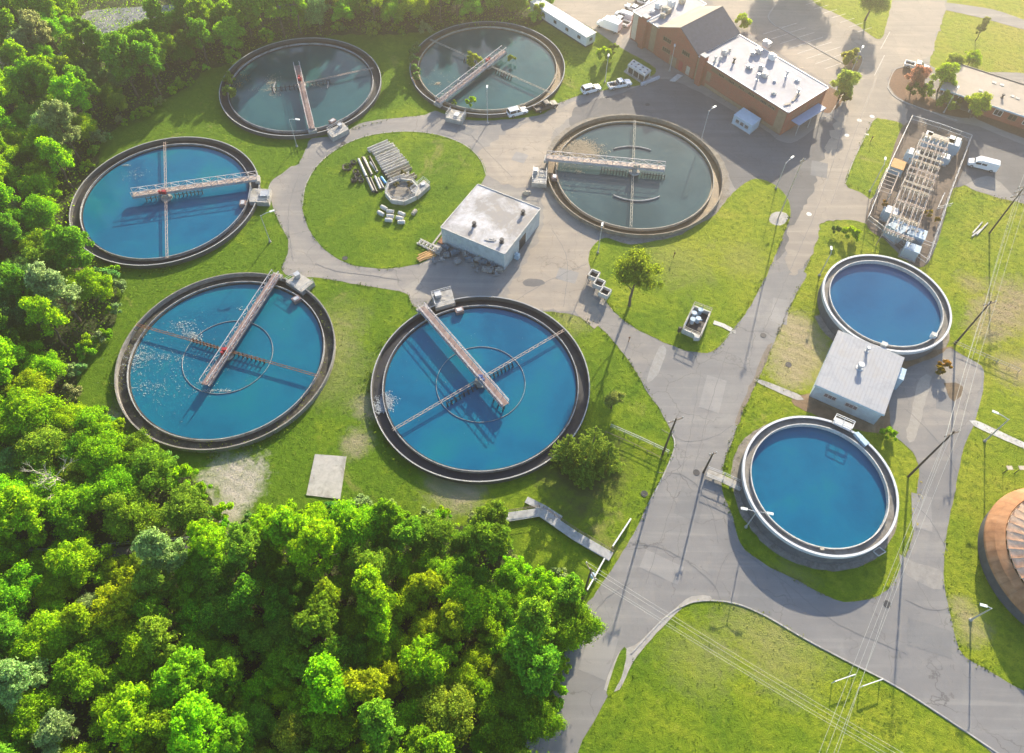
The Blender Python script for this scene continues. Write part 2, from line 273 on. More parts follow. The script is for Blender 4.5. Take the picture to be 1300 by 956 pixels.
# ------------------------------------------------------------------ mesh helpers
class MB:
    def __init__(s): s.v = []; s.f = []; s.mi = []; s.cur = 0
    def add(s, vs, fs):
        o = len(s.v); s.v += [tuple(x) for x in vs]
        for f in fs: s.f.append(tuple(i + o for i in f)); s.mi.append(s.cur)
        return s
    def box(s, c, size, rz=0.0, taper=1.0):
        cx, cy, cz = c; a, b, h = size[0]/2, size[1]/2, size[2]/2; co, si = math.cos(rz), math.sin(rz); vs = []
        for z, t in ((-h, 1), (h, taper)):
            for x, y in ((-a, -b), (a, -b), (a, b), (-a, b)):
                x *= t; y *= t; vs.append((cx + x*co - y*si, cy + x*si + y*co, cz + z))
        return s.add(vs, [(3, 2, 1, 0), (4, 5, 6, 7), (0, 1, 5, 4), (1, 2, 6, 5), (2, 3, 7, 6), (3, 0, 4, 7)])
    def bar(s, a, b, wd, hh=None, ext=0.0):
        """square bar from a to b"""
        a, b = Vector(a), Vector(b); d = b - a
        if d.length < 1e-6: return s
        d.normalize(); a = a - d*ext; b = b + d*ext; hh = hh or wd
        up = Vector((0, 0, 1)) if abs(d.z) < 0.95 else Vector((1, 0, 0))
        x = d.cross(up).normalized()*wd/2; y = x.cross(d).normalized()*hh/2
        vs = [a - x - y, a + x - y, a + x + y, a - x + y, b - x - y, b + x - y, b + x + y, b - x + y]
        return s.add(vs, [(3, 2, 1, 0), (4, 5, 6, 7), (0, 1, 5, 4), (1, 2, 6, 5), (2, 3, 7, 6), (3, 0, 4, 7)])
    def tube(s, a, b, r0, r1=None, n=8, cap=True):
        a, b = Vector(a), Vector(b); d = (b - a).normalized(); r1 = r0 if r1 is None else r1
        up = Vector((0, 0, 1)) if abs(d.z) < 0.95 else Vector((1, 0, 0))
        x = d.cross(up).normalized(); y = x.cross(d).normalized(); vs = []
        for c, rr in ((a, r0), (b, r1)):
            for i in range(n):
                t = 2*PI*i/n; vs.append(c + x*math.cos(t)*rr + y*math.sin(t)*rr)
        fs = [(i, (i + 1) % n, n + (i + 1) % n, n + i) for i in range(n)]
        if cap: fs += [tuple(range(n - 1, -1, -1)), tuple(range(n, 2*n))]
        return s.add(vs, fs)
    def path(s, ps, rad, n=6):
        for a, b in zip(ps[:-1], ps[1:]): s.tube(a, b, rad, rad, n)
        return s
    def prism(s, poly, z0, z1):
        n = len(poly); vs = [(p[0], p[1], z0) for p in poly] + [(p[0], p[1], z1) for p in poly]
        ar = sum(poly[i][0]*poly[(i + 1) % n][1] - poly[(i + 1) % n][0]*poly[i][1] for i in range(n))
        rg = list(range(n))
        if ar > 0: fs = [tuple(rg[::-1]), tuple(i + n for i in rg)] + [(i, (i + 1) % n, n + (i + 1) % n, n + i) for i in rg]
        else: fs = [tuple(rg), tuple(i + n for i in rg[::-1])] + [((i + 1) % n, i, n + i, n + (i + 1) % n) for i in rg]
        return s.add(vs, fs)
    def ring(s, c, r0, r1, z0, z1, n=96, a0=0, a1=2*PI):
        full = abs(a1 - a0 - 2*PI) < 1e-6; k = n if full else n + 1; vs = []
        for i in range(k):
            t = a0 + (a1 - a0)*i/n; co, si = math.cos(t), math.sin(t)
            for rr, z in ((r0, z0), (r1, z0), (r1, z1), (r0, z1)): vs.append((c[0] + co*rr, c[1] + si*rr, z))
        fs = []
        for i in range(n):
            j = (i + 1) % k
            for q in range(4): fs.append((i*4 + q, i*4 + (q + 1) % 4, j*4 + (q + 1) % 4, j*4 + q))
        if not full: fs += [(3, 2, 1, 0), tuple(4*n + q for q in range(4))]
        # outward orientation
        fs = [tuple(reversed(f)) for f in fs]
        return s.add(vs, fs)
    def disc(s, c, rr, z, n=96): return s.add([(c[0] + rr*math.cos(2*PI*i/n), c[1] + rr*math.sin(2*PI*i/n), z) for i in range(n)], [tuple(range(n))])
    def lathe(s, c, prof, n=64, smooth=False):
        vs = []
        for rr, z in prof:
            for i in range(n): vs.append((c[0] + rr*math.cos(2*PI*i/n), c[1] + rr*math.sin(2*PI*i/n), z))
        fs = []
        for k in range(len(prof) - 1):
            for i in range(n): fs.append((k*n + i, k*n + (i + 1) % n, (k + 1)*n + (i + 1) % n, (k + 1)*n + i))
        return s.add(vs, fs)
    def build(s, name, mat, parent=None, loc=None, local=False, smooth=False, bevel=0):
        me = bpy.data.meshes.new(name)
        off = Vector(loc) if loc is not None else Vector((0, 0, 0))
        if parent is not None and not local:
            q = parent
            while q is not None: off = off + Vector(q.location); q = q.parent
        vs = s.v if local else [(x - off.x, y - off.y, z - off.z) for x, y, z in s.v]
        me.from_pydata(vs, [], s.f)
        ms = mat if isinstance(mat, (list, tuple)) else [mat]
        for q in ms: me.materials.append(q)
        if len(ms) > 1: me.polygons.foreach_set('material_index', s.mi)
        if smooth: me.polygons.foreach_set('use_smooth', [True]*len(me.polygons))
        me.update()
        o = bpy.data.objects.new(name, me); COL.objects.link(o)
        if parent is not None: o.parent = parent
        if loc is not None: o.location = loc
        if bevel:
            bv = o.modifiers.new('b', 'BEVEL'); bv.width = bevel; bv.segments = 2; bv.limit_method = 'ANGLE'
        return o

def tag(o, label, cat, group=None, kind=None):
    o['label'] = label; o['category'] = cat
    if group: o['group'] = group
    if kind: o['kind'] = kind
    return o
def thing(name, label, cat, loc=(0, 0, 0), rz=0.0, group=None):
    o = bpy.data.objects.new(name, None); COL.objects.link(o); o.empty_display_size = 0.5
    o.location = loc; o.rotation_euler = (0, 0, rz); return tag(o, label, cat, group)
def struct(name, mb, mat):
    o = mb.build(name, mat); o['kind'] = 'structure'; return o
def dup(root, loc, rz=0.0, label=None, group=None, scale=None, color=None):
    c = root.copy(); COL.objects.link(c); c.location = loc; c.rotation_euler = (0, 0, rz)
    if label: c['label'] = label
    if group: c['group'] = group
    if scale is not None: c.scale = scale
    for ch in root.children:
        k = ch.copy(); COL.objects.link(k); k.parent = c
        if color is not None: k.color = color
        for g in ch.children:
            h = g.copy(); COL.objects.link(h); h.parent = k
    return c
def smooth_line(ps, step=1.2, closed=False, jit=0.0):
    """Catmull-Rom resampled line in the ground plane with an uneven edge"""
    n = len(ps); out = []
    rngs = range(n if closed else n - 1)
    for i in rngs:
        if closed: p0, p1, p2, p3 = ps[(i - 1) % n], ps[i], ps[(i + 1) % n], ps[(i + 2) % n]
        else: p0, p1, p2, p3 = ps[max(i - 1, 0)], ps[i], ps[i + 1], ps[min(i + 2, n - 1)]
        k = max(2, int((p2 - p1).length/step))
        for j in range(k):
            t = j/k
            q = 0.5*((2*p1) + (p2 - p0)*t + (2*p0 - 5*p1 + 4*p2 - p3)*t*t + (3*p1 - p0 - 3*p2 + p3)*t**3)
            out.append(Vector((q.x + random.uniform(-jit, jit), q.y + random.uniform(-jit, jit), 0)))
    if not closed: out.append(ps[-1].copy())
    return out
def sheet(name, px, z, mat, jit=0.12, world=False, thick=None):
    ps = [Vector((a, b, 0)) for a, b in px] if world else pts(px)
    ln = smooth_line(ps, 1.0, True, jit)
    mb = MB(); 
    ar = sum(ln[i].x*ln[(i + 1) % len(ln)].y - ln[(i + 1) % len(ln)].x*ln[i].y for i in range(len(ln)))
    if ar < 0: ln.reverse()
    mb.add([(q.x, q.y, z) for q in ln], [tuple(range(len(ln)))])
    return struct(name, mb, mat)
def strip(mb, ps, wd, z0, z1):
    n = len(ps); vs = []
    for i in range(n):
        d = (ps[min(i + 1, n - 1)] - ps[max(i - 1, 0)]); d.z = 0; d.normalize(); nrm = Vector((-d.y, d.x, 0))*wd/2
        for q, z in ((ps[i] - nrm, z0), (ps[i] + nrm, z0), (ps[i] + nrm, z1), (ps[i] - nrm, z1)): vs.append((q.x, q.y, z))
    fs = []
    for i in range(n - 1):
        for q in range(4): fs.append((i*4 + q, i*4 + (q + 1) % 4, (i + 1)*4 + (q + 1) % 4, (i + 1)*4 + q))
    fs += [(3, 2, 1, 0), tuple(4*(n - 1) + q for q in range(4))]
    mb.add(vs, [tuple(reversed(f)) for f in fs]); return mb
def heading(a, b): d = P(*b) - P(*a); return math.atan2(d.y, d.x)
def on(p, z): return Vector((p[0], p[1], z))

# ================================================================== THE SETTING
g = MB(); g.add([(-2500, -1500, 0), (2500, -1500, 0), (2500, 3500, 0), (-2500, 3500, 0)], [(0, 1, 2, 3)])
struct('ground', g, GRASS)
# wood west and south: its floor
WOOD_W = [(-260, -60), (150, -60), (300, -30), (420, -30), (560, -30), (690, -30), (694, 22), (660, 36), (600, 36), (540, 40), (500, 44), (440, 44), (390, 50), (345, 52), (320, 66), (280, 84), (262, 88),
          (240, 108), (205, 130), (165, 152), (132, 176), (122, 212), (100, 248), (92, 292), (110, 326), (140, 350), (148, 390), (136, 425), (104, 452), (96, 500), (112, 532), (165, 555), (210, 585), (262, 622),
          (278, 668), (300, 690), (240, 705), (100, 700), (-20, 700), (-340, 700), (-340, 300)]
sheet('forest_floor', WOOD_W, 0.010, FLOOR, 0.4)
WOOD_S = [(-340, 705), (60, 712), (185, 704), (300, 696), (335, 690), (370, 672), (450, 662), (560, 668), (625, 672), (650, 700), (655, 735), (690, 742), (730, 738), (742, 770), (727, 800), (712, 850), (700, 880), (672, 960), (655, 1040), (-340, 1040)]
sheet('forest_floor', WOOD_S, 0.012, FLOOR, 0.4)
sheet('track', [(60, 84), (84, 60), (103, 42), (104, 20), (118, 13), (170, 9), (228, 4), (262, -10), (380, -22), (400, -8), (385, 12), (340, 14), (262, 12), (232, 14), (190, 24), (155, 36), (112, 56), (96, 70), (70, 100)], 0.03,
      asphalt('grey_track', (0.22, 0.23, 0.25), (0.33, 0.31, 0.29), (0.16, 0.17, 0.19)), 0.25)
sheet('path', [(120, 700), (200, 690), (300, 684), (345, 680), (346, 689), (300, 694), (200, 700), (120, 710)], 0.03, ASPHD, 0.15)

PAVE = [(1210, -70), (1204, -10), (1196, 25), (1188, 50), (1181, 73), (1200, 90), (1360, 110), (1372, 284), (1300, 259), (1270, 252), (1240, 243), (1211, 240), (1172, 338), (1099, 284), (1046, 282), (1038, 300), (1030, 323), (1003, 388), (950, 490),
        (870, 525), (837, 518), (801, 462), (780, 435), (763, 417), (733, 401), (700, 396), (645, 395), (600, 400), (541, 394), (524, 388), (518, 374), (496, 368), (458, 362), (407, 353), (372, 351), (358, 343), (366, 318), (364, 300), (354, 282),
        (345, 257), (343, 232), (357, 221), (370, 211), (379, 208), (390, 186), (396, 176), (430, 172), (443, 165), (463, 155), (501, 150), (539, 146), (552, 141), (590, 152), (640, 152), (690, 145), (703, 134), (722, 126), (739, 120), (775, 113), (812, 108),
        (822, 100), (832, 87), (790, 62), (757, 40), (690, -6), (680, -70)]
sheet('pavement', PAVE, 0.020, ASPHT, 0.10)
COURT = [(790, 118), (840, 100), (890, 118), (960, 158), (1004, 182), (1050, 150), (1062, 160), (1048, 200), (1030, 250), (1010, 300), (985, 330), (1002, 272), (1000, 252), (985, 237), (959, 226), (935, 240), (915, 200), (880, 170), (820, 146), (760, 150), (725, 160), (733, 135)]
sheet('forecourt', COURT, 0.028, ASPHD, 0.15)
sheet('car_park', [(1127, 112), (1140, 127), (1190, 146), (1215, 156), (1240, 160), (1300, 184), (1372, 210), (1372, 284), (1300, 258), (1257, 224), (1213, 236), (1229, 182), (1154, 155), (1130, 140)], 0.026, ASPHD, 0.12)
ROAD = [(852, 438), (898, 449), (911, 442), (930, 418), (954, 384), (972, 350), (1022, 346), (1010, 374), (979, 442), (964, 478), (944, 520), (930, 560), (919, 587), (917, 622), (928, 650), (940, 690), (970, 716), (1013, 737), (1046, 755), (1071, 764), (1092, 763), (1115, 757),
        (1132, 741), (1148, 711), (1160, 673), (1164, 622), (1167, 597), (1159, 574), (1144, 561), (1132, 545), (1130, 500), (1148, 470), (1190, 452), (1206, 442), (1224, 452), (1246, 465), (1249, 488), (1243, 515), (1237, 537), (1222, 574), (1212, 627), (1204, 663), (1198, 728),
        (1203, 767), (1214, 812), (1224, 833), (1249, 848), (1290, 872), (1350, 900), (1380, 960), (1310, 990), (1240, 940), (1180, 900), (1130, 869), (1097, 851), (1071, 839), (1021, 812), (969, 782), (931, 767), (893, 764), (868, 770), (842, 788), (805, 833), (780, 872),
        (740, 940), (710, 1010), (640, 1010), (680, 920), (705, 863), (728, 797), (746, 764), (753, 757), (781, 716), (804, 678), (822, 640), (843, 601), (856, 566), (853, 550), (838, 520), (815, 480)]
sheet('road', ROAD, 0.032, ASPH, 0.08)
sheet('apron', [(1130, 500), (1148, 474), (1190, 456), (1206, 446), (1224, 455), (1244, 468), (1245, 488), (1239, 513), (1232, 537), (1215, 570), (1190, 600), (1168, 592), (1159, 570), (1144, 557), (1132, 541)], 0.038, ASPHT, 0.25)
sheet('roundabout_lawn', [(384, 262), (388, 236), (403, 210), (430, 188), (465, 173), (512, 167), (555, 171), (590, 184), (610, 203), (617, 222), (607, 238), (585, 266), (558, 304), (549, 322), (535, 334), (510, 339), (484, 341), (450, 337), (420, 323), (396, 298)], 0.045, GRASS, 0.12)
sheet('lawn', [(751, 346), (749, 318), (768, 302), (800, 310), (858, 300), (883, 287), (908, 272), (930, 245), (959, 227), (985, 236), (1000, 252), (1003, 272), (994, 300), (975, 345), (955, 384), (930, 419), (911, 442), (898, 448), (875, 446), (852, 439), (801, 413), (771, 385)], 0.045, GRASS, 0.12)
sheet('lawn', [(1107, 155), (1118, 151), (1135, 154), (1148, 160), (1145, 175), (1112, 248), (1092, 244), (1073, 233), (1083, 205)], 0.044, GRASS, 0.12)
sheet('lawn', [(1022, -40), (1031, 0), (1060, 17), (1089, 33), (1115, 50), (1124, 36), (1131, 5), (1138, -40)], 0.044, GRASS, 0.12)
sheet('lawn', [(1060, 282), (1040, 312), (1026, 352), (1012, 385), (1040, 400), (1060, 350), (1099, 322), (1130, 320), (1100, 285)], 0.0445, GRASS, 0.12)
sheet('planting_bed', [(1129, 98), (1136, 88), (1150, 86), (1172, 92), (1175, 118), (1195, 130), (1235, 146), (1225, 150), (1190, 143), (1160, 134), (1140, 123), (1130, 111)], 0.046, MULCH, 0.08)
sheet('planting_bed', [(1066, 98), (1074, 78), (1084, 68), (1094, 72), (1092, 84), (1080, 104)], 0.046, SOIL, 0.08)
sheet('planting_bed', [(1040, 112), (1052, 110), (1068, 120), (1066, 134), (1050, 144), (1040, 136)], 0.046, MULCH, 0.08)
sheet('planting_bed', [(1238, 150), (1300, 176), (1372, 206), (1372, 190), (1300, 160), (1240, 140)], 0.047, MULCH, 0.08)
sheet('lane', [(1170, 8), (1205, 14), (1250, 24), (1310, 40), (1372, 50), (1372, 40), (1310, 28), (1260, 12), (1200, 3), (1180, 0)], 0.034, ASPHT, 0.08)
sheet('substation_yard', [(1154, 155), (1229, 180), (1201, 262), (1173, 338), (1134, 310), (1099, 282), (1124, 222)], 0.048, simple('yard_gravel', (.165, .13, .105), .95, .3, 1.2, bump=.8, stain=(.09, .07, .055)), 0.05)
# ring aprons round the raised tanks, bare strips, slabs
R1C, R2C = (69.26, 87.53), (48.66, 50.69)
for c_, rr in ((R1C, 12.7), (R2C, 13.0)):
    k = 40; sheet('gravel_bed', [(c_[0] + rr*math.cos(2*PI*i/k)*(1 + random.uniform(-.015, .02)), c_[1] + rr*math.sin(2*PI*i/k)) for i in range(k)], 0.016, GRAVM, 0.12, True)
sheet('gravel_bed', [(1094, 500), (1094, 446), (1150, 450), (1207, 440), (1206, 452), (1160, 472), (1148, 486), (1132, 545), (1090, 545), (1010, 515), (1020, 500)], 0.024, SOIL, 0.25)
T6C = (25.78, 124.01)
k = 40; sheet('gravel_bed', [(T6C[0] + 20.6*math.cos(2*PI*i/k), T6C[1] + 20.6*math.sin(2*PI*i/k)) for i in range(k)], 0.031, GRAVM, 0.25, True)
sheet('shade_patch', [(1199, 487), (1212, 486), (1222, 491), (1220, 502), (1210, 509), (1203, 500)], 0.050, CONCB, 0.15)  # flat dark brown sheet: shade in a pavement hole put into colour
sheet('puddle_stain', [(663, 358), (672, 354), (688, 356), (691, 361), (678, 364), (667, 363)], 0.036, ASPHD, 0.1)
sheet('asphalt_patch', [(838, 440), (846, 443), (836, 474), (822, 486), (828, 462)], 0.036, simple('pale_patch', (0.285, 0.275, 0.26), 0.9, 0.2), 0.1)
sheet('asphalt_patch', [(1142, 704), (1158, 712), (1196, 726), (1194, 748), (1172, 742), (1150, 728)], 0.040, simple('pale_patch2', (0.27, 0.255, 0.235), 0.9, 0.2), 0.15)
sheet('asphalt_patch', [(1168, 480), (1182, 478), (1172, 520), (1160, 560), (1150, 556), (1158, 520)], 0.042, simple('pale_patch3', (0.32, 0.295, 0.26), 0.9, 0.15), 0.15)
WARM = asphalt('sandy_sunlit_asphalt', (0.32, 0.275, 0.225), (0.42, 0.355, 0.28), (0.235, 0.208, 0.18), 0.5)  # tan asphalt; on the upper lot, sun-flare warmth is put into its colour
sheet('upper_lot', [(1210, -60), (1203, -5), (1196, 25), (1188, 50), (1181, 71), (1150, 85), (1136, 88), (1127, 104), (1140, 126), (1152, 152), (1112, 246), (1098, 282), (1046, 281), (1030, 322), (1005, 350), (1000, 300), (1028, 250), (1045, 200), (1058, 160), (1075, 120), (1040, 100), (950, 42), (900, 0), (880, -20), (840, 0), (792, 20), (788, 58), (757, 39), (692, -6), (684, -60)], 0.036, WARM, .5)
sheet('sandy_pavement', [(690, 240), (720, 262), (760, 300), (749, 345), (762, 412), (733, 399), (700, 394), (645, 380), (668, 330), (688, 286)], 0.034, WARM, .6)
sheet('sandy_pavement', [(700, 140), (735, 128), (720, 150), (700, 172), (690, 210), (668, 238), (620, 225), (604, 200), (640, 170), (670, 156)], 0.034, WARM, .6)
PATD = asphalt('patch_dark', (.195, .192, .190), (.24, .235, .225), (.155, .155, .157), .3); PATL = asphalt('patch_light', (.265, .255, .245), (.32, .30, .28), (.21, .205, .20), .3)
TAR = simple('tar_seal', (.15, .15, .153), .6, .2, 2.0); mk = MB()
def squig(px, wd=.09):
    q = smooth_line(pts(px, 0), .8, False, .10); strip(mk, [on(v, 0) for v in q], wd, .048, .054)
for L_ in ([(840, 545), (870, 560), (905, 555), (930, 540)], [(835, 600), (872, 606), (900, 640), (912, 690)], [(800, 690), (850, 700), (900, 735), (915, 762)], [(905, 752), (930, 700), (990, 735), (1060, 790), (1150, 830)], [(1150, 762), (1180, 775), (1205, 772)], [(1160, 640), (1180, 660), (1203, 700)], [(1150, 520), (1190, 560), (1215, 600)],
  [(735, 800), (770, 760), (800, 740)], [(890, 470), (880, 530), (865, 600), (850, 650), (820, 740)], [(925, 440), (900, 520), (880, 600)], [(640, 400 - 8), (690, 360), (745, 335)], [(700, 290), (720, 330), (715, 390)], [(400, 335), (430, 345), (470, 350), (510, 356)], [(372, 330), (366, 270), (380, 220)], [(560, 158), (590, 165), (625, 200), (650, 225)], [(650, 160), (680, 150), (720, 140)], [(735, 135), (760, 125), (830, 118), (900, 140)], [(920, 190), (960, 215), (990, 232)], [(1060, 200), (1035, 270), (1000, 350), (970, 420)], [(1085, 60), (1075, 140), (1050, 230)], [(1120, 80), (1085, 170), (1055, 260)]):
    squig(L_)
struct('tar_seams', mk, TAR)
for i_, (px, py, a_, b_) in enumerate(((905, 500, 3.5, 7), (876, 640, 4, 5), (840, 720, 6, 3), (960, 760, 5, 3.5), (1170, 650, 3, 6), (1180, 810, 6, 4), (990, 395, 3, 6), (1040, 215, 3.5, 5), (720, 350, 4, 3), (590, 165, 4, 2.5), (660, 200, 3, 3), (1200, 510, 3, 4), (760, 830, 4, 6))):
    o = P(px, py); mb = MB(); mb.box((o.x, o.y, .0435 + (i_ % 3)*.0008), (a_, b_, .003), -.35 + random.uniform(-.1, .1)); struct('asphalt_patch', mb, PATD if i_ % 2 else PATL)
# concrete slabs in the grass
def slabthing(name, px, z0, z1, label, cat, mat=CONCL):
    mb = MB(); mb.prism([tuple(q[:2]) for q in pts(px)], z0, z1); return tag(mb.build(name, mat), label, cat)
slabthing('concrete_slab', [(400, 577), (440, 580), (432, 634), (389, 629)], 0.0, 0.14, 'grey weathered square concrete slab lying in the grass above the wood', 'concrete slab', CONC)
# footways
sheet('footpath', [(1016, 502), (965, 482), (962, 486), (1012, 508)], 0.05, CONC, 0.03)
sheet('footpath', [(1239, 534), (1300, 562), (1340, 580), (1340, 588), (1300, 570), (1237, 541)], 0.05, CONCL, 0.03)
sheet('footpath', [(905, 448), (930, 419), (934, 424), (926, 424)], 0.05, CONC, 0.03)
# kerbs
def kerb(px, wd=0.20, h=0.12, mat=CONC):
    mb = MB(); strip(mb, smooth_line(pts(px), 1.2, False, 0.0), wd, 0.0, h); struct('kerb', mb, mat)
kerb([(801, 830), (842, 786), (868, 768.5), (893, 762.5), (931, 765.5), (969, 780.5), (1021, 810.5), (1071, 837), (1130, 867), (1180, 898), (1240, 938), (1310, 986)])
kerb([(1127, 112), (1130, 100), (1137, 88), (1150, 85)]); kerb([(1127, 112), (1140, 126), (1190, 145), (1215, 153)])
kerb([(1066, 98), (1074, 77), (1084, 67), (1095, 71), (1093, 84), (1082, 103), (1070, 121), (1054, 145)])
kerb([(985, 33), (1073, 82)], 0.3); kerb([(1073, 233), (1083, 205), (1107, 155)], 0.15, 0.08); kerb([(985, 6), (975, 22), (985, 34)], 0.3)
kerb([(853, 552), (857, 566), (844, 600), (823, 640)], 0.2, 0.08, CONC)
kerb([(384, 262), (388, 236), (403, 210), (430, 188), (465, 173), (512, 167), (555, 171), (590, 184), (610, 203), (617, 222)], 0.16, 0.07, CONC)
sheet('gutter', [(852, 777), (878, 757), (901, 757), (901, 762), (880, 764), (852, 785), (809, 833), (786, 875), (767, 875), (786, 828), (805, 820)], 0.040, simple('gutter_concrete', (0.34, 0.32, 0.29), 0.9, 0.25, 1.0), 0.05)
sheet('lawn', [(787, 828), (795, 824), (792, 850), (778, 880), (770, 880)], 0.046, GRASS, 0.06)
sheet('gutter', [(979, 442), (964, 478), (944, 520), (938, 538), (933, 536), (941, 514), (959, 474), (975, 438)], 0.040, simple('gutter_dirt', (0.20, 0.165, 0.13), 0.9, 0.3, 1.5), 0.12)
# parking lines
a, b = P(985, 33), P(1073, 82); d = (b - a).normalized(); nrm = Vector((-d.y, d.x, 0)); mk = MB()
L = (b - a).length; q = 1.5
while q < L:
    o = a + d*q
    for s_, ln in ((1, 5.4), (-1, 5.6)):
        mk.bar(o + nrm*s_*0.5 + Vector((0, 0, .046)), o + nrm*s_*ln + d*(-1.2 if s_ < 0 else 1.2) + Vector((0, 0, .046)), 0.11, 0.008)
    q += 2.75
e0 = P(1010, 2); 
for i in range(8):
    o = e0 + d*(i*2.75) + nrm*1.0; mk.bar(o + Vector((0, 0, .046)), o + nrm*4.6 + d*1.2 + Vector((0, 0, .046)), 0.11, 0.008)
struct('parking_markings', mk, MARK)
# main-road lane marks and car park marks
mk = MB()
for x1, y1, x2, y2 in ((1098, 170, 1103, 171), (1105, 147, 1110, 148), (1130, 40, 1118, 62), (1123, 70, 1110, 96)):
    A, B = P(x1, y1, .047), P(x2, y2, .047); mk.bar(A, B, 0.5 if abs(x1 - x2) < 8 else 0.1, 0.008)
struct('road_markings', mk, MARK)
mk = MB()
for px, py in ((1091, 153), (1075, 172), (1027, 272), (1107, 148)):
    mk.disc(P(px, py)[:2], 0.55, 0.047, 20)
struct('asphalt_patch', mk, MARK)

# ================================================================== THE SIX SETTLING TANKS
R = 19.0
TK = {1: (-5.30, 69.56), 2: (-50.52, 74.25), 3: (-72.43, 113.40), 4: (-51.37, 152.21), 5: (-7.31, 161.00), 6: (25.78, 124.01)}
WL = 0.30   # water level
def railing(mb, a, b, h=1.05, step=1.9, t=0.07, base=0.0):
    a, b = Vector(a), Vector(b); L = (b - a).length; n = max(1, round(L/step))
    for z in (h, h*0.55): mb.bar(a + Vector((0, 0, z + base)), b + Vector((0, 0, z + base)), t)
    for i in range(n + 1):
        q = a.lerp(b, i/n); mb.bar(q + Vector((0, 0, base)), q + Vector((0, 0, h + base - t/2)), t)
    return mb
def truss(mb, a, b, h=1.1, step=1.5, t=0.08):
    a, b = Vector(a), Vector(b); L = (b - a).length; n = max(2, round(L/step))
    for z in (0, h): mb.bar(a + Vector((0, 0, z)), b + Vector((0, 0, z)), t)
    for i in range(n + 1):
        q = a.lerp(b, i/n); mb.bar(q + Vector((0, 0, t/2)), q + Vector((0, 0, h - t/2)), t*0.8)
        if i < n:
            q2 = a.lerp(b, (i + 1)/n); z0, z1 = (t, h - t) if i % 2 == 0 else (h - t, t)
            mb.bar(q + Vector((0, 0, z0)), q2 + Vector((0, 0, z1)), t*0.7)
    return mb
def tank(n, label, water_mat, walk, walk_style, arm, ring_r=None, arcs=(), paddles=(), trough=CONCD, rim=RIM, deckm=RUSTDECK, drive=REDM, inner=None, railm=RAILW, armm=RUST):
    c = TK[n]; t = thing('settling_tank', label, 'settling tank', (c[0], c[1], 0), 0, 'round settling tanks around the ring road')
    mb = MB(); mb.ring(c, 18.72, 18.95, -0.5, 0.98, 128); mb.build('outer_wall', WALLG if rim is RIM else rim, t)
    mb = MB(); mb.ring(c, 18.80, 18.98, 0.983, 1.07, 128); mb.build('coping', rim if rim is not RIM else RIML, t)
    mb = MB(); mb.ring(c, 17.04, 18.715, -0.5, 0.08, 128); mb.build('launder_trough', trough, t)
    mb = MB(); mb.ring(c, 16.90, 17.035, -0.5, 0.82, 128); w_ = mb.build('weir_wall', inner or INNERG, t)
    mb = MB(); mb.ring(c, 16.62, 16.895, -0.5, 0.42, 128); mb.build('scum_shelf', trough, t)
    mb = MB(); mb.disc(c, 16.62, WL, 128); mb.build('water', water_mat, t)
    # walkway
    A, B = P(*walk[0], 2.0), P(*walk[1], 2.0); d = (B - A).normalized(); nr = Vector((-d.y, d.x, 0)); wd = 1.25
    mb = MB(); mb.bar(A - Vector((0, 0, .06)), B - Vector((0, 0, .06)), wd, 0.10); deck = mb.build('walkway', deckm, t)
    mb = MB()
    for s_ in (1, -1): 
        if 'T' in walk_style: truss(mb, A + nr*s_*(wd/2 + .05) - Vector((0, 0, .15)), B + nr*s_*(wd/2 + .05) - Vector((0, 0, .15)), 1.25, 1.6, 0.11)
        else: railing(mb, A + nr*s_*(wd/2 + .05), B + nr*s_*(wd/2 + .05), 1.05, 1.7, 0.09)
    mb.build('handrail', railm, deck)
    mb = MB()
    for s_ in (1, -1): mb.bar(A + nr*s_*(wd/2 + .03) - Vector((0, 0, .34)), B + nr*s_*(wd/2 + .03) - Vector((0, 0, .34)), 0.14, 0.42)
    for i in range(8):
        q = A.lerp(B, (i + .5)/8); mb.bar(q + nr*wd/2 - Vector((0, 0, .3)), q - nr*wd/2 - Vector((0, 0, .3)), 0.1, 0.25)
    mb.build('girder', railm if 'W' in walk_style else deckm, deck)
    mb = MB(); mb.box((A.x, A.y, 0.98 + .35), (1.0, 1.9, 0.7), math.atan2(d.y, d.x)); mb.build('abutment', CONC, t)
    # centre column and drive
    cc = Vector((c[0], c[1], 0))
    mb = MB(); mb.tube(cc + Vector((0, 0, 0.1)), cc + Vector((0, 0, 1.7)), 0.55, 0.5, 16); mb.tube(cc + Vector((0, 0, 0.55)), cc + Vector((0, 0, 0.8)), 1.15, 1.15, 20); col = mb.build('centre_column', CONC, t)
    mb = MB(); mb.box((c[0], c[1], 2.35), (0.8, 0.6, 0.7)); mb.tube(cc + d*0.8 + Vector((0, 0, 2.05)), cc + d*0.8 + Vector((0, 0, 2.8)), 0.28, 0.22, 12); mb.build('drive_motor', drive, t)
    # skimmer arm
    S, E_ = P(*arm[0], 1.25), P(*arm[1], 1.25); da = (E_ - S).normalized(); na = Vector((-da.y, da.x, 0))
    mb = MB(); 
    for s_ in (.2, -.2): mb.bar(S + na*s_, E_ + na*s_, 0.07, 0.10)
    L = (E_ - S).length; k = int(L/0.9)
    for i in range(k):
        p0, p1 = S.lerp(E_, i/k), S.lerp(E_, (i + 1)/k); sg = .2 if i % 2 else -.2; mb.bar(p0 + na*sg, p1 - na*sg, 0.06)
    am = mb.build('skimmer_arm', armm, t)
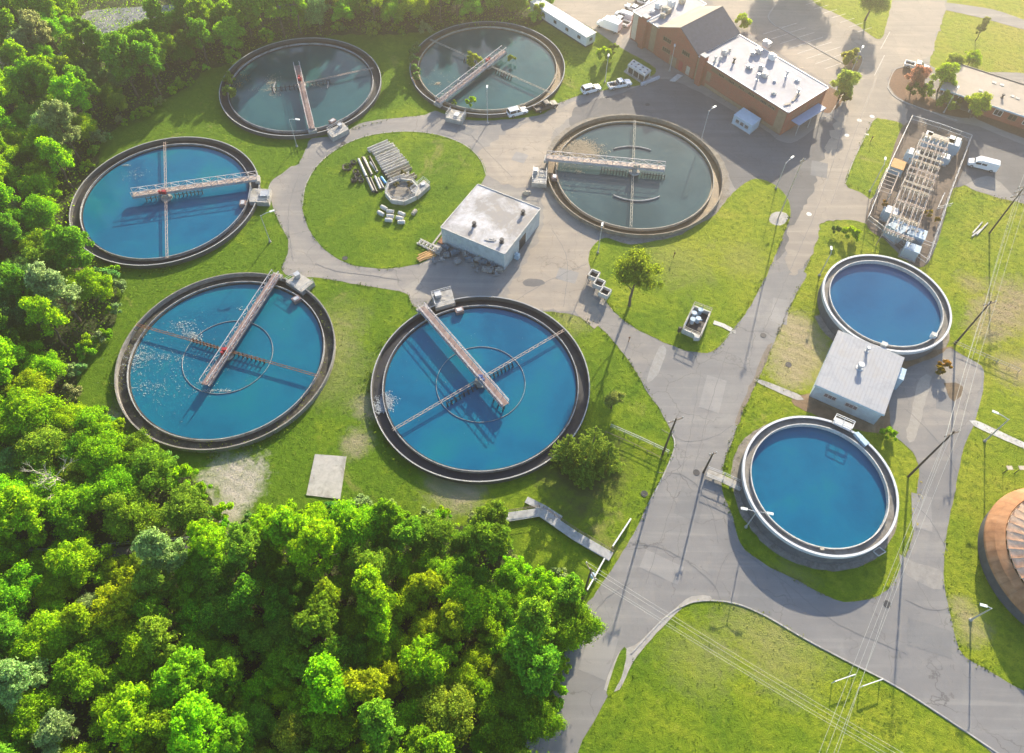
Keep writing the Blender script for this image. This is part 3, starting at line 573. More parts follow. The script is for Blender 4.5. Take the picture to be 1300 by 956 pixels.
    for (p0, p1, n_, long_) in paddles:
        A2, B2 = P(*p0, 1.1), P(*p1, 1.1); mb = MB(); dd = (B2 - A2).normalized(); nn_ = Vector((-dd.y, dd.x, 0))
        for i in range(n_):
            q = A2.lerp(B2, i/(n_ - 1)); mb.bar(q - Vector((0, 0, 1.0)) - nn_*long_*0.5, q - nn_*0.0, 0.16, 0.24)
            mb.bar(q - nn_*0.0, q + nn_*0.18 + Vector((0, 0, .1)), 0.12)
        mb.bar(A2 - Vector((0, 0, .35)), B2 - Vector((0, 0, .35)), .1); mb.build('paddle_rack', STEELD, am)
    if ring_r:
        mb = MB(); mb.ring(c, ring_r - 0.03, ring_r + 0.03, WL - 0.2, WL + 0.12, 72); mb.build('scum_ring', INNERG, t)
    for (rr, a0, a1) in arcs:
        mb = MB(); mb.ring(c, rr - 0.10, rr + 0.10, WL - 0.2, WL + 0.30, 24, a0, a1); mb.build('scum_baffle', INNERG, t)
    return t
tank(1, 'bright blue settling tank below the pale flat-roofed block building', WBLUE, ((535, 390), (642, 514)), 'W', ((498, 546), (716, 419)), 7.75,
     paddles=(((567, 511), (604, 489), 8, .9), ((617, 480), (650, 461), 8, .9), ((628, 505), (640, 517), 3, .6)), drive=BLUEM, armm=STEELP)
tank(2, 'blue settling tank flecked with white scum, weeds in its channel', WTEAL, ((351, 348), (260, 488)), 'T', ((173, 412), (403, 477)), 7.85,
     paddles=(((245, 430), (276, 440), 8, .5), ((292, 445), (335, 457), 9, .5)), trough=simple('mossy_trough', (0.05, 0.047, 0.04), .9, .5, 1.2, stain=(0.17, 0.15, 0.11)), rim=simple('old_rim', (0.26, 0.245, 0.225), .9, .35, 1.2, stain=(0.2, 0.18, 0.15)))
tank(3, 'bright blue settling tank at the wood edge with a white skimmer pipe across it', WBLUE, ((326, 225), (168, 247)), 'TW', ((209, 180), (212, 328)), None,
     paddles=(((185, 251), (203, 248), 4, .7), ((222, 246), (256, 241), 8, .8)), armm=STEELP, deckm=STEELP)
tank(4, 'murky teal settling tank with a short rusty walkway and paddles on both sides', WGREY, ((396, 163), (377, 83)), 'W', ((374, 108), (474, 86)), None,
     paddles=(((345, 110), (373, 108), 6, 1.4), ((392, 104), (418, 100), 7, 1.4)), arcs=((6.3, -0.1, 0.35), (6.5, 2.95, 3.6)), armm=STEELP)
tank(5, 'greenish settling tank beside the white trailer, reeds and bushes growing inside', WGREY, ((556, 129), (640, 64)), 'TW', ((546, 50), (700, 118)), None,
     paddles=(((590, 74), (604, 78), 4, 1.4), ((631, 88), (650, 97), 7, 1.4), ((620, 76), (641, 64), 7, 1.2)), armm=CREAM, trough=CONCB, inner=CREAM)
tank(6, 'grey settling tank in the forecourt with a silver truss walkway and brown channel', WSTEEL, ((694, 199), (844, 213)), 'TW', ((806, 152), (801, 288)), None,
     paddles=(((764, 213), (795, 217), 9, 1.5), ((815, 219), (844, 222), 9, 1.5)), arcs=((8.6, 1.05, 2.05), (8.6, 4.1, 5.3)), trough=CONCB, inner=CREAM, rim=simple('tan_rim', (0.27, 0.23, 0.18), .85, .3, 1.2, stain=(.16, .12, .08)), armm=CREAM, deckm=STEELP, drive=CREAM)

# chambers beside each tank, with the little hatch box over the channel
def chamber(px, label, boxes, hat=None, h=1.15):
    q = pts(px, h); c = sum(q, Vector())/len(q); t = thing('valve_chamber', label, 'valve chamber', (c.x, c.y, 0), 0, 'concrete valve chambers at the tank rims')
    mb = MB(); mb.prism([tuple(p_[:2]) for p_ in q], 0, h); mb.build('slab', CONC, t)
    mb = MB(); n = len(q)
    for i in range(n): 
        if i != 1: railing(mb, q[i].lerp(c, .05), q[(i + 1) % n].lerp(c, .05), 1.0, 1.5, 0.06)
    mb.build('handrail', GALV, t)
    for (bx, by, sx, sy, sz) in boxes:
        o = P(bx, by, h); mb = MB(); ang = math.atan2((q[1] - q[0]).y, (q[1] - q[0]).x)
        mb.box((o.x, o.y, h + sz/2), (sx, sy, sz), ang); mb.box((o.x, o.y, h + sz + .04), (sx + .12, sy + .12, .07), ang); mb.build('control_box', GALV, t)
    if hat:
        o = P(*hat, 1.1); ang = math.atan2((q[1] - q[0]).y, (q[1] - q[0]).x); mb = MB(); mb.box((o.x, o.y, .75), (1.5, 1.2, 0.8), ang); hb = mb.build('hatch_box', RUSTDECK, t)
        mb = MB(); mb.box((o.x, o.y, 1.19), (1.0, .7, 0.08), ang); mb.build('lid', GALV, hb)
chamber([(362, 357), (380, 347), (399, 358), (383, 371)], 'concrete chamber with grey box beside the tank flecked with scum', [(378, 352, 0.9, 0.8, 1.0)], (376, 379))
chamber([(547, 374), (573, 367), (578, 384), (553, 391)], 'concrete chamber at the upper left rim of the tank below the block building', [(556, 376, 1.1, 1.1, 0.8)], (583, 393))
chamber([(316, 256), (319, 239), (344, 240), (341, 257)], 'concrete chamber with a grey cover between the wood-edge blue tank and the ring road', [(337, 247, 1.5, 1.8, 0.35)], (308, 257))
chamber([(415, 167), (435, 155), (443, 164), (422, 175)], 'concrete chamber between the murky short-walkway tank and the ring road', [(432, 161, 0.8, 0.7, 0.7)], (422, 153))
chamber([(565, 149), (572, 139), (592, 143), (586, 154)], 'low weathered chamber beside the tank with reeds in it', [(580, 146, 1.2, 1.0, 0.25)])
chamber([(675, 232), (677, 214), (694, 217), (694, 234)], 'concrete chamber at the left rim of the silver-truss tank', [(680, 219, .9, .9, .9)], (704, 224))

# ================================================================== RAISED TANKS
def raised(c, Rr, label, wm, extra):
    t = thing('raised_tank', label, 'water tank', (c[0], c[1], 0), 0, 'raised round tanks beside the pump house')
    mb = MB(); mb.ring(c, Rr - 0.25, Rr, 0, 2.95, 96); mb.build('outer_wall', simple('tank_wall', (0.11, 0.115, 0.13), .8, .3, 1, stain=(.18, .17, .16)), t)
    mb = MB(); mb.ring(c, Rr - 0.28, Rr + 0.07, 2.955, 3.12, 96); mb.ring(c, Rr + .004, Rr + 0.068, 2.35, 2.953, 96); mb.build('rim', simple('rim_white', (.55, .56, .58), .6, .12, 1), t)
    mb = MB(); mb.ring(c, Rr - 1.25, Rr - 0.255, 1.6, 2.45, 96); mb.build('launder_trough', simple('sandy_trough', (0.22, 0.21, 0.195), .8, .3, 1, stain=(0.12, 0.11, 0.10)), t)
    mb = MB(); mb.ring(c, Rr - 1.42, Rr - 1.255, 0.5, 2.88, 96); mb.build('weir_wall', CONCL, t)
    mb = MB(); mb.disc(c, Rr - 1.42, 2.05, 96); mb.build('water', wm, t)
    return t
r1 = raised(R1C, 11.5, 'raised light blue tank between the substation and the metal-roofed pump house', WSKY, 0)
r2 = raised(R2C, 11.9, 'raised deep blue tank on the near side of the metal-roofed pump house', WBLUE, 0)
for px, py in ((1122, 438), (1185, 426)):
    o = P(px, py, 3.0); mb = MB(); mb.box((o.x, o.y, 3.0), (0.9, 0.7, 0.8), -0.5); hb = mb.build('level_sensor_box', WHITE, r1); mb = MB(); mb.box((o.x, o.y, 3.44), (1.0, .8, 0.07), -0.5); mb.build('lid', CONCL, hb)
q = pts([(1056, 537), (1060, 529), (1083, 539), (1079, 548)], 3.2); mb = MB()
mb.prism([tuple(v[:2]) for v in q], 3.14, 3.22); pf = mb.build('inspection_platform', GALV, r2)
mb = MB()
for i in range(4): railing(mb, q[i], q[(i + 1) % 4], 1.0, 1.4, 0.08)
mb.build('handrail', WHITE, pf)
q = pts([(1084, 549), (1090, 548), (1104, 562), (1099, 566)], 3.2); mb = MB(); mb.prism([tuple(v[:2]) for v in q], 2.5, 3.2); mb.build('outlet_box', PALEB, r2)
o = P(1043, 697, 2.6); mb = MB(); mb.box((o.x, o.y, 2.6), (.6, .5, .6)); mb.build('float_switch', CREAM, r2)

# ================================================================== ROUND COVERED TANK, lower right
DC = (83.6, 38.5)
t = thing('covered_round_tank', 'round tank under a rusty brown skirt and radial ribbed cover, cut by the right edge', 'covered tank', (DC[0], DC[1], 0))
mb = MB(); mb.ring(DC, 11.8, 12.1, 0, 2.6, 96); mb.build('wall', simple('dark_wall', (.10, .10, .11), .8, .3, 1), t)
DOMEM = NT('weathered_brown_panels'); p = DOMEM.pos(); sx = DOMEM.n('ShaderNodeSeparateXYZ'); DOMEM.l(p, sx.inputs[0])
ang = DOMEM.math('ARCTAN2', DOMEM.math('SUBTRACT', sx.outputs[1], DC[1]), DOMEM.math('SUBTRACT', sx.outputs[0], DC[0]))
sm = DOMEM.math('POWER', DOMEM.math('ABSOLUTE', DOMEM.math('SINE', DOMEM.math('MULTIPLY', ang, 24.0))), 0.12)
cc_ = DOMEM.ramp(DOMEM.noise(p, 0.45, 6, .7, .6), [(.3, (0.22, 0.10, 0.045)), (.52, (0.36, 0.18, 0.085)), (.72, (0.46, 0.27, 0.15))])
cc_ = DOMEM.mix(sm, (0.12, 0.06, 0.035), cc_); DOMEM.surf(cc_, .85)
mb = MB(); n = 96
mb.lathe(DC, [(12.45, 2.45), (12.35, 2.75), (11.5, 3.7), (10.4, 4.4), (10.2, 4.3)], 96); mb.build('skirt', DOMEM.m, t)
PALEP = simple('silvery_boards', (0.66, 0.47, 0.32), .9, .25, 1.5, stain=(0.40, 0.25, 0.15))
mb = MB(); NR = 44
for i in range(NR):
    a0, a1 = 2*PI*i/NR, 2*PI*(i + 1)/NR; hi, lo = .40, 0.0; vs = []
    for rr, z in ((10.3, 4.3), (1.6, 6.6)):
        vs += [(DC[0] + rr*math.cos(a0), DC[1] + rr*math.sin(a0), z + hi), (DC[0] + rr*math.cos(a1), DC[1] + rr*math.sin(a1), z + lo), (DC[0] + rr*math.cos(a1), DC[1] + rr*math.sin(a1), z + hi + .001)]
    mb.add(vs, [(0, 1, 4, 3), (1, 2, 5, 4), (0, 2, 1), ])
mb.build('ribbed_cover', PALEP, t)
mb = MB(); mb.tube((DC[0], DC[1], 6.5), (DC[0], DC[1], 7.8), 1.7, 1.5, 20); mb.build('vent_cap', GALV, t)

# ================================================================== BUILDINGS
def window(parent, c, ux, w_, h_, name='window', fm=None, pm=None, bars=1):
    """window on a wall: ux runs along the wall (outside on its right-hand side)"""
    ux = Vector((ux[0], ux[1], 0)).normalized(); out = Vector((ux.y, -ux.x, 0)); c = Vector(c); up = Vector((0, 0, 1)); t_ = .09
    mb = MB()
    for s_ in (1, -1):
        mb.bar(c + ux*s_*(w_/2) - up*(h_/2) + out*.05, c + ux*s_*(w_/2) + up*(h_/2) + out*.05, t_, .10)
        mb.bar(c - ux*(w_/2 - t_/2) + up*s_*(h_/2) + out*.05, c + ux*(w_/2 - t_/2) + up*s_*(h_/2) + out*.05, .10, t_)
    for i in range(bars): 
        o = c - ux*w_/2 + ux*w_*(i + 1)/(bars + 1); mb.bar(o - up*(h_/2 - .05) + out*.05, o + up*(h_/2 - .05) + out*.05, .06, .06)
    fr = mb.build(name, fm or GALV, parent)
    mb = MB(); mb.bar(c - ux*(w_/2 - .03) + out*.01, c + ux*(w_/2 - .03) + out*.01, .04, h_ - .04); mb.build('pane', pm or GLASS, fr)
    return fr
def lintelbox(parent, c, ux, w_, h_, name, mat, depth=.08):
    ux = Vector((ux[0], ux[1], 0)).normalized(); out = Vector((ux.y, -ux.x, 0)); c = Vector(c); mb = MB()
    mb.bar(c - ux*w_/2 + out*depth/2, c + ux*w_/2 + out*depth/2, depth, h_); return mb.build(name, mat, parent)
def vent(parent, x, y, z, rr=.25, h=1.2, mat=GALV, name='roof_vent'):
    mb = MB(); mb.tube((x, y, z), (x, y, z + h), rr*.7, rr*.7, 10); mb.tube((x, y, z + h*.8), (x, y, z + h*1.05), rr*1.25, rr*1.1, 12); mb.tube((x, y, z), (x, y, z + .12), rr*1.4, rr*1.2, 12); return mb.build(name, mat, parent)
def unit(parent, x, y, z, sx_, sy_, sz_, rz, mat=GALV, name='rooftop_unit'):
    mb = MB(); mb.box((x, y, z + sz_/2 + .12), (sx_, sy_, sz_), rz); mb.box((x, y, z + .06), (sx_*.8, sy_*.8, .12), rz); mb.tube((x, y, z + sz_ + .12), (x, y, z + sz_ + .3), sx_*.28, sx_*.28, 12)
    mb.box((x, y, z + sz_ + .135), (sx_ + .08, sy_ + .08, .03), rz); return mb.build(name, mat, parent)

# ---- white block building between the ring road and the lawn
Q = [Vector((-14.4, 102.6, 0)), Vector((-7.6, 115.0, 0)), Vector((5.2, 108.3, 0)), Vector((-1.7, 95.9, 0))]
HB = 4.45; c = sum(Q, Vector())/4
t = thing('block_building', 'pale blue block building with a stained white flat roof beside the round lawn', 'building', (c.x, c.y, 0))
def inset(Q, k): 
    c = sum(Q, Vector())/len(Q); return [c + (q - c)*(1 - k/(q - c).length) for q in Q]
mb = MB(); mb.prism([tuple(q[:2]) for q in inset(Q, .12)], 0, HB); mb.build('wall', CLAD, t)
mb = MB(); mb.prism([tuple(q[:2]) for q in Q], HB + .003, HB + .16); rf = mb.build('roof', ROOFW, t)
mb = MB()
for i in range(4):
    a, b = Q[i], Q[(i + 1) % 4]; mb.bar(on(a, HB + .2).lerp(on(b, HB + .2), .006), on(b, HB + .2).lerp(on(a, HB + .2), .006), .16, .14)
mb.build('roof_edging', CONCL, rf)
uq = (Q[3] - Q[0]).normalized(); vq = (Q[1] - Q[0]).normalized()
for px, py in ((602, 286), (664, 271), (637, 307)):
    o = P(px, py, HB + .3); vent(rf, o.x, o.y, HB + .16, .36, .9, STEELD)
mb = MB()
o = P(623, 304, HB + .2)
for i in range(5): mb.bar(o + Vector((random.uniform(-1.2, 1.2), random.uniform(-.6, .6), .05)), o + Vector((random.uniform(-1.2, 1.2), random.uniform(-.6, .6), .05)), .18, .1)
mb.build('old_pipe_stub', CONC, rf)
# door and opening in the east wall (towards the forecourt)
ed = (Q[2] - Q[3]).normalized(); eo = Vector((ed.y, -ed.x, 0)); cE = Q[3].lerp(Q[2], .50) - eo*.12
lintelbox(t, cE + Vector((0, 0, 1.5)), ed, 2.6, 3.0, 'door', GLASS, .06)
o = Q[3].lerp(Q[2], .28) + eo*.5; mb = MB(); mb.box((o.x, o.y, .6), (.9, .9, 1.2), 1.06); mb.tube((o.x, o.y, 1.2), (o.x, o.y, 1.5), .3, .2); mb.build('wall_unit', PALEB, t)
# kerb strip and pit along its west side
a, b = P(603, 240), P(549, 311); nr = (b - a).normalized(); nr = Vector((-nr.y, nr.x, 0))
mb = MB(); mb.bar(on(a, .12), on(b, .12), .35, .24); mb.bar(on(b, .12) , on(b, .12) + uq*3.2, .35, .24); mb.bar(on(a, .12) , on(a, .12) + uq*1.4, .35, .24); mb.build('side_kerb', CONC, t)
mb = MB(); o = b.lerp(a, .13) + uq*1.6; mb.box((o.x, o.y, .10), (2.6, 1.9, .2), math.atan2(vq.y, vq.x)); mb.build('sump_cover', RUST, t)

# ---- pump house with the seamed metal roof
Q = [Vector((58.2, 79.9, 0)), Vector((68.4, 74.2, 0)), Vector((61.7, 62.6, 0)), Vector((51.5, 68.3, 0))]; c = sum(Q, Vector())/4
t = thing('pump_house', 'grey pump house with a seamed metal roof between the two raised tanks', 'building', (c.x, c.y, 0))
mb = MB(); mb.prism([tuple(q[:2]) for q in inset(Q, .35)], 0, 3.75); mb.build('wall', simple('pale_blue_wall', (0.42, 0.50, 0.54), .8, .15, 1.2, stain=(.34, .38, .40)), t)
mb = MB(); mb.prism([tuple(q[:2]) for q in Q], 3.753, 4.0); rf = mb.build('roof', ROOFM, t)
mb = MB(); a, b = Q[3], Q[2]; mb.bar(on(a, 3.8), on(b, 3.8), .14, .34, .04); mb.build('fascia', PALEB, rf)
for px, py, rr in ((1100, 446, .3), (1091, 467, .5)):
    o = P(px, py, 4.0); vent(rf, o.x, o.y, 4.0, rr, 1.1)
fd = (Q[2] - Q[3]).normalized()
for k in (.27, .58):
    cc0 = Q[3].lerp(Q[2], k) + Vector((fd.y, -fd.x, 0))*(-.27); window(t, (cc0.x, cc0.y, 2.2), fd, 2.0, 1.0, 'window', CONCL, RUSTDECK, 2)
o = Q[1].lerp(Q[2], .22) + fd*.55; mb = MB(); mb.box((o.x, o.y, 1.6), (1.2, 2.6, 3.2), -.5); mb.build('side_duct', PALEB, t)
o = Q[1].lerp(Q[2], .6) + fd*.2; lintelbox(t, o + Vector((-.25, 0, 1.1)), (Q[1] - Q[2]), 1.1, 2.2, 'door', CONCL, .08)

# ---- brick headquarters: two flat wings and a gabled middle
U = Vector((math.cos(math.radians(-49.9)), math.sin(math.radians(-49.9)), 0)); V = Vector((-U.y, U.x, 0)); O = Vector((59.9, 137.9, 0))
t = thing('brick_building', 'large red brick building with a dark gabled middle between two white flat-roofed wings', 'building', (52, 155, 0))
def SV(s_, v_, z=0): q = O - U*s_ + V*v_; return Vector((q.x, q.y, z))
def wing(s0, s1, v0, v1, h, name, mat, over=.25):
    mb = MB(); mb.prism([tuple(SV(a_, b_)[:2]) for a_, b_ in ((s0 + .1, v0 + over), (s1 - .1, v0 + over), (s1 - .1, v1 - over), (s0 + .1, v1 - over))], 0, h - .2); w_ = mb.build('wall', BRICK, t)
    mb = MB(); mb.prism([tuple(SV(a_, b_)[:2]) for a_, b_ in ((s0, v0), (s1, v0), (s1, v1), (s0, v1))], h - .197, h); rf = mb.build('roof', mat, t)
    mb = MB(); ring_ = [SV(s0, v0, h + .06), SV(s1, v0, h + .06), SV(s1, v1, h + .06), SV(s0, v1, h + .06)]
    for i in range(4): mb.bar(ring_[i].lerp(ring_[(i + 1) % 4], .01), ring_[(i + 1) % 4].lerp(ring_[i], .01), .22, .12)
    mb.build('roof_edging', WHITE, rf); return rf
rR = wing(-.25, 26.6, 0, 14.5, 6.4, 'right', ROOFB); rL = wing(39.6, 48.8, 0, 17, 7.3, 'left', ROOFB)
# gabled middle
mb = MB(); g0, g1, sr, ez0, ez1, rz_, dp = 26.65, 39.5, 33.1, 6.75, 7.5, 10.5, 14.3
vs = []
for v_ in (.05, dp): vs += [SV(g0, v_), SV(g1, v_), SV(g1, v_, ez1), SV(sr, v_, rz_), SV(g0, v_, ez0)]
mb.add(vs, [(0, 4, 3, 2, 1), (5, 6, 7, 8, 9), (0, 5, 9, 4), (1, 2, 7, 6), (0, 1, 6, 5)]); mb.build('wall', BRICK, t)
mb = MB()
def slab(a, b, c_, d_, th=.18):
    n_ = (b - a).cross(c_ - a).normalized(); n_ = n_ if n_.z > 0 else -n_
    vs = [a, b, c_, d_] + [q + n_*th for q in (a, b, c_, d_)]; mb.add(vs, [(0, 1, 2, 3), (4, 5, 6, 7), (0, 1, 5, 4), (1, 2, 6, 5), (2, 3, 7, 6), (3, 0, 4, 7)])
slab(SV(g0 - .3, -.25, ez0 - .08), SV(g0 - .3, dp + .25, ez0 - .08), SV(sr, dp + .25, rz_), SV(sr, -.25, rz_)); gr = mb.build('gable_roof', ROOFS, t)
mb = MB(); slab(SV(g1 + .3, -.25, ez1 - .08), SV(g1 + .3, dp + .25, ez1 - .08), SV(sr + .01, dp + .25, rz_ + .003), SV(sr + .01, -.25, rz_ + .003)); mb.build('gable_roof', ROOFT, t)
# chimneys / pilasters
for s_, h in ((44.0, 8.3), (24.6, 7.7)):
    o = SV(s_, -.25); mb = MB(); mb.box((o.x, o.y, h/2), (1.5, 1.3, h), math.atan2(U.y, U.x)); ch = mb.build('chimney', BRICK, t)
    mb = MB(); mb.box((o.x, o.y, h + .08), (1.7, 1.5, .16), math.atan2(U.y, U.x)); mb.build('cap', CONCL, ch)
# tan panels, windows, doors of the front
def front(s_, z, w_, h_, kind, mat=None, v_=.25):
    c_ = SV(s_, v_, z)
    if kind == 'w': window(t, c_, U, w_, h_, 'window', BRICKT, GLASS, 3)
    else: lintelbox(t, c_, U, w_, h_, kind, mat, .06)
for s_, z, w_, h_ in ((36.5, 5.6, 2.6, 1.1), (30.2, 5.2, 2.4, 1.1), (36.2, 3.0, 2.6, 1.1)): front(s_, z, w_, h_, 'w', v_=.05)
front(41.2, 3.6, 1.8, 6.6, 'wall_panel', BRICKT); front(47.6, 3.6, 1.6, 6.6, 'wall_panel', simple('cream_wall', (.55, .48, .38), .9, .15)); front(26.0, 3.0, 1.2, 5.6, 'wall_panel', BRICKT)
front(33.6, 1.3, 2.2, 2.6, 'door', BRICKT, .05); front(31.0, 1.4, 1.3, 2.4, 'door', REDM, .05); front(28.6, 1.4, 1.1, 2.2, 'door', CREAM, .05)
front(22.5, 3.0, 1.3, 2.4, 'wall_panel', BRICKT)
front(12.6, 5.25, 19, .9, 'wall_band', simple('olive_band', (.17, .13, .08), .8, .2)); front(1.2, 3, 2.2, 5.6, 'wall_panel', BRICKT)
for s_ in (19, 16, 13, 10, 6.5, 4.2): front(s_, 5.2, 1.8, .7, 'w', v_=.18)
front(12, .5, 22, .9, 'wall_band', BRICKT)
# side wall (south-east end) windows and canopy
for v_ in (3.2, 6.4, 9.6, 12.2):
    c_ = O + U*.11 + V*v_; window(t, (c_.x, c_.y, 4.4), V, 1.8, 1.3, 'window', BRICKT, GLASS, 2)
q = [SV(-.3, 2.6), SV(-.3, 12.4), SV(-2.5, 12.4), SV(-2.5, 2.6)]; mb = MB(); mb.prism([tuple(x[:2]) for x in q], 3.0, 3.2)
cn = mb.build('canopy', simple('blue_canopy', (.26, .34, .48), .6, .1), t); mb = MB()
for v_ in (3.0, 7.5, 12.0): o = SV(-2.3, v_); mb.tube((o.x, o.y, 0), (o.x, o.y, 3.0), .09)
mb.build('canopy_post', GALV, cn)
# rooftop plant
ra = math.atan2(U.y, U.x)
for px, py, a_, b_, h in ((920, 67, 1.3, 1.0, .9), (952, 84, 1.3, 1.0, .5), (971, 95, 1.3, 1.1, .6), (966, 87, .9, .7, 1.2), (980, 73, 1.5, 1.0, 1.2), (963, 65, 1.4, .9, 1.0), (973, 57, 1.8, 1.2, 1.3), (956, 68, .8, .8, .8), (983, 117, .9, .9, .25), (1013, 100, .9, .9, .25), (984, 101, .6, .6, .2)):
    o = P(px, py, 6.9); unit(rR, o.x, o.y, 6.4, a_, b_, h, ra, random.choice([WHITE, GALV, CONCL]))
for px, py, h in ((999, 95, 1.5), (1014, 116, 1.1), (962, 99, 1.6), (932, 77, 1.2), (908, 76, 1.4), (915, 74, 1.0), (927, 62, .6)):
    o = P(px, py, 6.9); vent(rR, o.x, o.y, 6.4, .3, h, random.choice([CONCL, STEELD, GALV]))
mb = MB(); a, b = P(1006, 128, 6.6), P(1015, 118, 6.6); mb.bar(a, b, .5, .12); a, b = P(996, 133, 6.6), P(1004, 131, 6.6); mb.bar(a, b, .5, .1); mb.build('roof_hatch', ROOFT, rR)
for px, py, a_, b_, h in ((846, 14, 2.0, 1.4, 1.2), (836, 8, 1.4, 1.2, 1.1), (852, 6, 1.6, 1.4, 1.6), (842, 20, 1.2, 1.0, .8), (828, 14, 1.0, .8, .6), (866, 2, 1.4, 1.0, 1.0)):
    o = P(px, py, 7.8); unit(rL, o.x, o.y, 7.3, a_, b_, h, ra, random.choice([WHITE, GALV, CREAM]))
mb = MB(); mb.path([P(822, 27, 7.9), P(838, 19, 7.9), P(846, 14, 7.9)], .25, 8); mb.build('roof_duct', WHITE, rL)

# ---- low brick building, upper right
Ub = Vector((math.cos(math.radians(-31.5)), math.sin(math.radians(-31.5)), 0)); Vb = Vector((-Ub.y, Ub.x, 0)); Ob = Vector((99.4, 151.6, 0))
def B4(s_, v_, z=0): q = Ob + Ub*s_ + Vb*v_; return Vector((q.x, q.y, z))
t = thing('low_brick_building', 'long low brick building with a tan flat roof, cut by the right edge', 'building', tuple(B4(16, 6)))
mb = MB(); mb.prism([tuple(B4(a_, b_)[:2]) for a_, b_ in ((8.5, .8), (40, .8), (40, 11.6), (8.5, 11.6))], 0, 3.3); mb.build('wall', BRICK, t)
mb = MB(); mb.prism([tuple(B4(a_, b_)[:2]) for a_, b_ in ((.6, 4.5), (8.45, 4.5), (8.45, 11.6), (.6, 11.6))], 0, 3.3); mb.build('wall', MULCH, t)
mb = MB(); mb.prism([tuple(B4(a_, b_)[:2]) for a_, b_ in ((0, 0), (41, 0), (41, 12.3), (0, 12.3))], 3.303, 3.6); rf = mb.build('roof', ROOFT, t)
mb = MB(); mb.bar(B4(.05, -.06, 3.45), B4(41, -.06, 3.45), .1, .36); mb.build('fascia', PALEB, rf)
mb = MB(); mb.bar(B4(0, 12.3, 3.66), B4(41, 12.3, 3.66), .25, .14); mb.build('roof_edging', STEELD, rf)
for px, py in ((1255, 129), (1272, 124)): o = P(px, py, 3.6); vent(rf, o.x, o.y, 3.6, .28, .9, STEELD)
mb = MB()
for px, py in ((1245, 115), (1262, 105), (1272, 108), (1285, 122), (1292, 125)): o = P(px, py, 3.6); mb.box((o.x, o.y, 3.66), (.9, .9, .1), -.5)
mb.build('roof_curb', CONCL, rf)
for s_ in (1, 4.5, 8):
    mb = MB(); o = B4(s_, .3); mb.tube((o.x, o.y, 0), (o.x, o.y, 3.3), .1); mb.build('porch_post', WHITE, t)
for i in range(9):
    o = B4(10.5 + i*3.2, .8, 1.9); window(t, o, Ub, 1.7, 1.4, 'window', WHITE if i % 2 else BRICKT, GLASS, 1)

# ---- mobile office
Ut = Vector((math.cos(math.radians(-47.9)), math.sin(math.radians(-47.9)), 0)); Vt = Vector((-Ut.y, Ut.x, 0)); Ot = Vector((17.2, 170.4, 0))
t = thing('mobile_office', 'long white mobile office trailer standing behind the tank with reeds', 'trailer', tuple(Ot - Ut*10))
def TR(s_, v_, z=0): q = Ot - Ut*s_ + Vt*v_; return Vector((q.x, q.y, z))
mb = MB(); mb.prism([tuple(TR(a_, b_)[:2]) for a_, b_ in ((0, 0), (21, 0), (21, 3.2), (0, 3.2))], .55, 3.0); mb.build('body', WHITE, t)
mb = MB(); mb.prism([tuple(TR(a_, b_)[:2]) for a_, b_ in ((-.12, -.12), (21.1, -.12), (21.1, 3.32), (-.12, 3.32))], 3.003, 3.14); rf = mb.build('roof', simple('white_roof_sheet', (.70, .69, .68), .6, .12, .8), t)
mb = MB()
for i in range(14): mb.bar(TR(.7 + i*1.5, -.1, 3.16), TR(.7 + i*1.5, 3.3, 3.16), .07, .05)
mb.build('roof_seams', CONCL, rf)
mb = MB(); mb.prism([tuple(TR(a_, b_)[:2]) for a_, b_ in ((.2, .2), (20.8, .2), (20.8, 3.0), (.2, 3.0))], .02, .547); mb.build('skirting', STEELD, t)
for s_ in (2.6, 7.0, 11.4, 15.8, 19.2): window(t, TR(s_, 0, 1.9), Ut, 1.1, .9, 'window', GALV, GLASS, 1)
window(t, TR(0, 1.6, 1.9), Vt, 1.0, .9, 'window', GALV, GLASS, 1)

# ---- small outdoor plant
def onbox(name, label, cat, px, z, h, mat, roofm=None, extra=None):
    q = pts(px, z); c_ = sum(q, Vector())/len(q); t = thing(name, label, cat, (c_.x, c_.y, 0)); mb = MB(); mb.prism([tuple(x[:2]) for x in q], .15, h); mb.build('body', mat, t)
    mb = MB(); mb.prism([tuple((c_ + (x - c_)*1.03)[:2]) for x in q], 0.01, .147); mb.build('plinth', CONC, t)
    mb = MB(); mb.prism([tuple((c_ + (x - c_)*1.02)[:2]) for x in q], h + .002, h + .12); mb.build('lid', roofm or mat, t); return t, q, c_
t, q, c_ = onbox('generator_enclosure', 'pale blue generator box outside the long wall of the red brick building', 'generator', [(932, 146), (944, 137), (966, 151), (955, 160)], 2.4, 2.4, PALEB)
e = (q[3] - q[0]).normalized()
for k in (.25, .5, .75): window(t, q[0].lerp(q[3], k) + Vector((0, 0, -1.0)), e, .9, .9, 'louvre', GALV, STEELD, 2)
q = pts([(797, 82), (804, 75), (827, 89), (819, 96)], 2.3); c_ = sum(q, Vector())/4
t = thing('chiller', 'grey air chiller with eight roof fans on a pad by the brick building', 'chiller', (c_.x, c_.y, 0))
mb = MB(); mb.prism([tuple((c_ + (x - c_)*1.25)[:2]) for x in q], .05, .25); mb.build('pad', CONC, t)
mb = MB(); mb.prism([tuple(x[:2]) for x in q], 1.9, 2.3)
for k in (0, .33, .66, 1): 
    for a_, b_ in ((q[0], q[3]), (q[1], q[2])): o = a_.lerp(b_, k); o = o + (c_ - o)*.06; mb.bar(on(o, .25), on(o, 1.9), .16)
mb.build('frame', CONCL, t); mb = MB(); mb.prism([tuple((c_ + (x - c_)*.86)[:2]) for x in q], .3, 1.7); mb.build('coil', STEELD, t)
